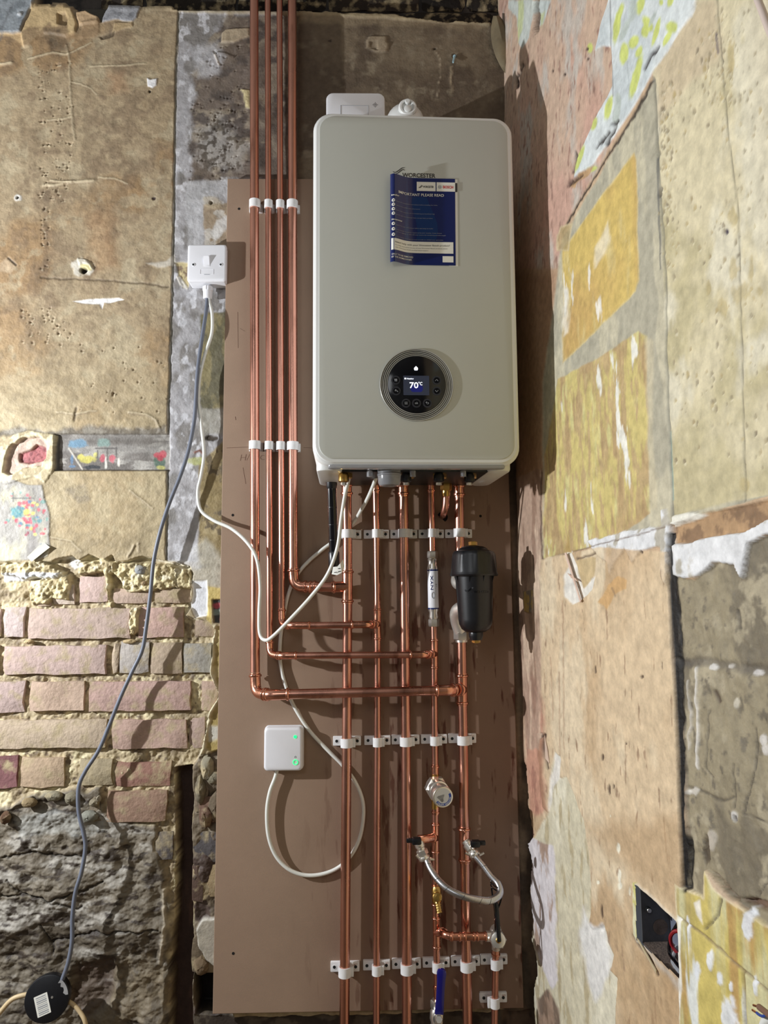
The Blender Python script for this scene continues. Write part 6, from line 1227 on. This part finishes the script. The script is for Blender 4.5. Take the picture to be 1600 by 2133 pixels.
# ------------------------------------------------------------------ grey hub
hub = thing('wireless_receiver', 'small pale grey square hub with two green lights on the board', 'receiver', W(590, 1560, BT))
hX = W(631, 1560, .04)[0]-W(549, 1560, .04)[0]; hc = W(590, 1560.5, .044); hc[1] = -BT; hH = W(590, 1514, .044)[2]-W(590, 1607, .044)[2]
mb = MB(); prism(mb, hc, X_, Z_, -Y_, rrect(hX, hH, .009, 6), 0, .012, .002); obj('back_plate', mb, M['white'], hub)
mb = MB(); prism(mb, hc, X_, Z_, -Y_, rrect(hX-.002, hH-.002, .009, 6), .012, .028, .006, 4); obj('cover', mb, M['white'], hub)
q = W(615, 1535, .047); mb = MB(); lathe(mb, (q[0], -.0462, q[2]), (q[0], -.047, q[2]), [(0, .0038), (.0006, .0036)], 18); obj('light', mb, M['led'], hub, 'small green light')
q = W(615.5, 1588, .047); mb = MB(); sweep(mb, [(q[0]+.0052*math.cos(g), -.0464, q[2]+.0052*math.sin(g)) for g in np.linspace(0, 2*math.pi, 25)], .0009, 6, False); obj('light_ring', mb, M['led'], hub, 'green ring light')
q = W(615, 1577, .047); mb = MB(); sweep(mb, [(q[0]+.0016*math.cos(g), -.0463, q[2]+.0022*math.sin(g)) for g in np.linspace(0, 2*math.pi, 13)], .0004, 4, False); obj('flame_symbol', mb, M['glyph'], hub)

# ------------------------------------------------------------------ junction box, bottom left
jb = thing('junction_box', 'round black junction box with a white sticker hanging at bottom left', 'junction box', W(99, 2080, .04))
jn = np.array([.18, -.95, .22]); jn /= np.linalg.norm(jn); jx = np.cross(jn, Z_); jx = jx/np.linalg.norm(jx); jx = jx if jx[0] > 0 else -jx; jz = np.cross(jx, jn); jz = jz if jz[2] > 0 else -jz
jc = W(100, 2078, .052)
mb = MB(); prism(mb, jc, jx, jz, jn, circle(.0435, 40), -.020, .006, .002); obj('box_body', mb, M['black'], jb)
mb = MB(); prism(mb, jc, jx, jz, jn, circle(.0455, 40), -.002, .010, .003); lid = obj('lid', mb, M['black'], jb)
mb = MB(); prism(mb, jc+jx*(-.008)+jz*(-.010), jx*math.cos(.3)+jz*math.sin(.3), jz*math.cos(.3)-jx*math.sin(.3), jn, rrect(.027, .040, .001, 2), .0098, .0104); st = obj('sticker', mb, M['paper'], lid, 'white barcode-striped sticker')
mb = MB()
for k in range(10):
    c = jc+jx*(-.008)+jz*(-.010)+jn*.0106; ux = jx*math.cos(.3)+jz*math.sin(.3); uz = jz*math.cos(.3)-jx*math.sin(.3); y = .016-k*.0036; h = (.0008, .0004, .001)[k % 3]
    mb.add([c+ux*(-.010)+uz*(y-h), c+ux*.010+uz*(y-h), c+ux*.010+uz*(y+h), c+ux*(-.010)+uz*(y+h)], [(0, 1, 2, 3)])
obj('printed_lines', mb, M['glyph'], st, smooth=0)
mb = MB(); q = jc+jx*.010+jz*.002; lathe(mb, q+jn*.0095, q+jn*.0106, [(0, .0026), (.001, .0024)], 12); obj('screw', mb, M['chrome'], lid)
mb = MB(); vs = [jc+jx*(.0435*math.cos(g)*s_)+jz*(.0435*math.sin(g)*s_)+jn*.0103 for g in np.linspace(.1, .95, 7) for s_ in (.80+.06*math.sin(g*17), .97)]
mb.add(vs, [(2*i, 2*i+1, 2*i+3, 2*i+2) for i in range(6)]); obj('plaster_smear', mb, mat('plaster_dust', (150, 150, 150), .9, var=.2), lid, smooth=0)
cable('old_cable', 'cream cable leaving the junction box towards the left edge', [(80, 2070, .044), (66, 2071, .046), (45, 2074, .05), (25, 2082, .052), (5, 2103, .052), (-30, 2150, .05), (-60, 2220, .05)], .0050, M['cream'])
cable('old_cable', 'cream cable curving down from the right side of the junction box', [(140, 2085, .042), (152, 2092, .044), (166, 2107, .046), (177, 2128, .05), (181, 2160, .05), (178, 2240, .05)], .0045, M['cream'])

# ------------------------------------------------------------------ metal socket box sunk in the right wall
eb = thing('socket_back_box', 'sunken dark metal electrical box with loose wires in the right wall', 'electrical box', Rw(1370, 1940))
e_s = -RD; H4 = [Rw(x, y) for x, y in ((1331, 1846), (1412, 1918), (1415, 2035), (1331, 1957))]
s0 = (H4[0]-RC)@e_s; s1 = (H4[1]-RC)@e_s; zt_ = (H4[0][2]+H4[1][2])/2; zb_ = (H4[3][2]+H4[2][2])/2; dp = .045; RNv = RN
def rb(s, z, o): return RC+e_s*s+Z_*z+RN*o
def panel(name, P, m, th=.0012, parent=eb, nrm=None):
    mb = MB(); nn = np.cross(P[1]-P[0], P[2]-P[0]); nn /= np.linalg.norm(nn); mb.add(list(P)+[q-nn*th for q in P], [(0, 1, 2, 3), (7, 6, 5, 4)]+[(k, k+4, (k+1) % 4+4, (k+1) % 4) for k in range(4)]); return obj(name, mb, m, parent, smooth=0)
ss0, ss1, zz0, zz1 = s0-.001, s1+.001, zb_-.004, zt_+.004
M['boxgrey'] = mat('painted_box_metal', (82, 82, 84), .6, var=.25, scale=60)
M['dusty'] = mat('dusty_metal', (104, 90, 80), .85, var=.35, scale=120, bump=.002, bscale=300)
panel('side_panel', [rb(ss0, zz0, -.002), rb(ss0, zz1, -.002), rb(ss0, zz1, -dp), rb(ss0, zz0, -dp)], M['boxgrey']); panel('side_panel', [rb(ss1, zz0, -.002), rb(ss1, zz1, -.002), rb(ss1, zz1, -dp), rb(ss1, zz0, -dp)], M['dark'])
panel('base_panel', [rb(ss0, zz0, -.002), rb(ss1, zz0, -.002), rb(ss1, zz0, -dp), rb(ss0, zz0, -dp)], M['dusty']); panel('top_panel', [rb(ss0, zz1, -.002), rb(ss1, zz1, -.002), rb(ss1, zz1, -dp), rb(ss0, zz1, -dp)], M['dark'])
panel('back_panel', [rb(ss0, zz0, -dp), rb(ss1, zz0, -dp), rb(ss1, zz1, -dp), rb(ss0, zz1, -dp)], mat('galvanised', (150, 156, 176), .4, .5, var=.15))
def on_side(o, z, r, th, m, nm):
    mb = MB(); q = rb(ss0, z, -o); lathe(mb, q, q+e_s, [(0, r), (th, r)], 20); return obj(nm, mb, m, eb)
on_side(.030, zz0+.020, .011, .002, M['dusty'], 'knockout'); on_side(.028, zz1-.016, .011, .001, M['boxgrey'], 'knockout')
k = on_side(.012, (zz0+zz1)/2+.004, .004, .006, M['dark'], 'screw_lug')
mb = MB(); q = rb(ss0+.0062, (zz0+zz1)/2+.004, -.012); lathe(mb, q, q+e_s, [(0, .0034), (.0008, .003)], 14); obj('screw_thread', mb, M['chrome'], k)
def wire(P, r, m):
    mb = MB(); sweep(mb, spline([rb(*q) for q in P], 6), r, 8); obj('wire', mb, m, eb)
sm = (ss0+ss1)/2
wire([(ss1-.004, zz1-.035, -.030), (sm+.016, zz1-.036, -.022), (sm+.004, zz1-.046, -.016), (sm+.000, zz0+.022, -.018), (sm+.008, zz0+.012, -.024)], .0026, M['redwire'])
wire([(sm, zz1-.02, -.040), (sm+.010, zz1-.028, -.024), (sm-.006, zz0+.03, -.020), (sm-.004, zz0+.012, -.016), (sm+.010, zz0+.008, -.014), (ss1-.004, zz0+.006, -.012)], .0024, M['gloss'])
wire([(sm-.004, zz0+.018, -.028), (sm+.004, zz0+.008, -.018), (sm+.016, zz0+.005, -.012), (ss1-.008, zz0+.004, -.010)], .003, M['glyph'])
wire([(sm+.002, zz0+.014, -.03), (sm+.012, zz0+.012, -.02), (ss1-.003, zz0+.012, -.016)], .003, M['gloss'])
wire([(sm-.002, zz0+.010, -.02), (sm+.006, zz0+.003, -.016), (sm+.018, zz0+.002, -.012)], .0022, M['cable'])

# ------------------------------------------------------------------ loose ends on the right, small fixings
le = thing('cut_cable_end', 'cut cable with bare copper and blue core poking in at the bottom right', 'cable', Rw(1590, 2110, .03))
mb = MB(); sweep(mb, spline([Rw(1640, 2150, .05), Rw(1612, 2122, .045), Rw(1596, 2109, .04), Rw(1582, 2098, .036)], 6), .0030, 12); obj('sheath', mb, mat('brown_core', (120, 90, 74), .5), le)
mb = MB(); sweep(mb, spline([Rw(1600, 2112, .042), Rw(1590, 2117, .04), Rw(1582, 2114, .037), Rw(1577, 2110, .035)], 6), .0014, 8); obj('blue_core', mb, M['blue_ink'], le)
mb = MB(); sweep(mb, [Rw(1582, 2098, .036), Rw(1570, 2094, .034)], .0012, 8); sweep(mb, [Rw(1577, 2110, .035), Rw(1568, 2104, .033)], .0012, 8); obj('bare_copper', mb, M['fitting'], le)
mb = MB(); sweep(mb, spline([Rw(1640, 2110, .03), Rw(1606, 2122, .03), Rw(1592, 2135, .03), Rw(1584, 2180, .03)], 6), .0045, 12); tag(obj('grey_sheathed_cable', mb, M['cable'], org=Rw(1592, 2135, .03)), 'pale sheathed cable running off the bottom right edge', 'cable')
mb = MB(); sweep(mb, spline([Rw(1560, -60, .03), Rw(1577, -5, .03), Rw(1590, 28, .03), (Rw(1602, 60, .03)), Rw(1640, 150, .03)], 6), .0036, 12); tag(obj('hanging_cable', mb, mat('pinkish_cable', (206, 190, 180), .5), org=Rw(1590, 28, .03)), 'pale pinkish cable crossing the top right corner', 'cable')
rp = thing('wall_plug', 'small pale blue wall plug hanging from a drill hole right of the flue', 'wall plug', W(943, 128, .01))
mb = MB(); lathe(mb, W(947, 118, .004), W(942, 137, .016), [(0, .0032), (.004, .0026), (.018, .0026), (.024, .0022)], 10); obj('plug_body', mb, M['plug'], rp); mb = MB(); lathe(mb, W(947, 117, .003), W(946.6, 118.5, .005), [(0, .0042), (.002, .0042)], 12); obj('collar', mb, M['plug'], rp)
nl = thing('wall_nail', 'bent nail in the grey plaster left of the copper risers near the top', 'nail', W(450, 120, .01)); mb = MB(); sweep(mb, [W(448, 109, .0), W(450, 116, .008), W(455, 129, .016)], .0012, 8); obj('shank', mb, M['chrome'], nl); mb = MB(); lathe(mb, W(455, 129, .016), W(456, 131, .018), [(0, .0028), (.001, .0028)], 10); obj('head', mb, M['chrome'], nl)

C.objects.unlink(_to); bpy.data.objects.remove(_to)
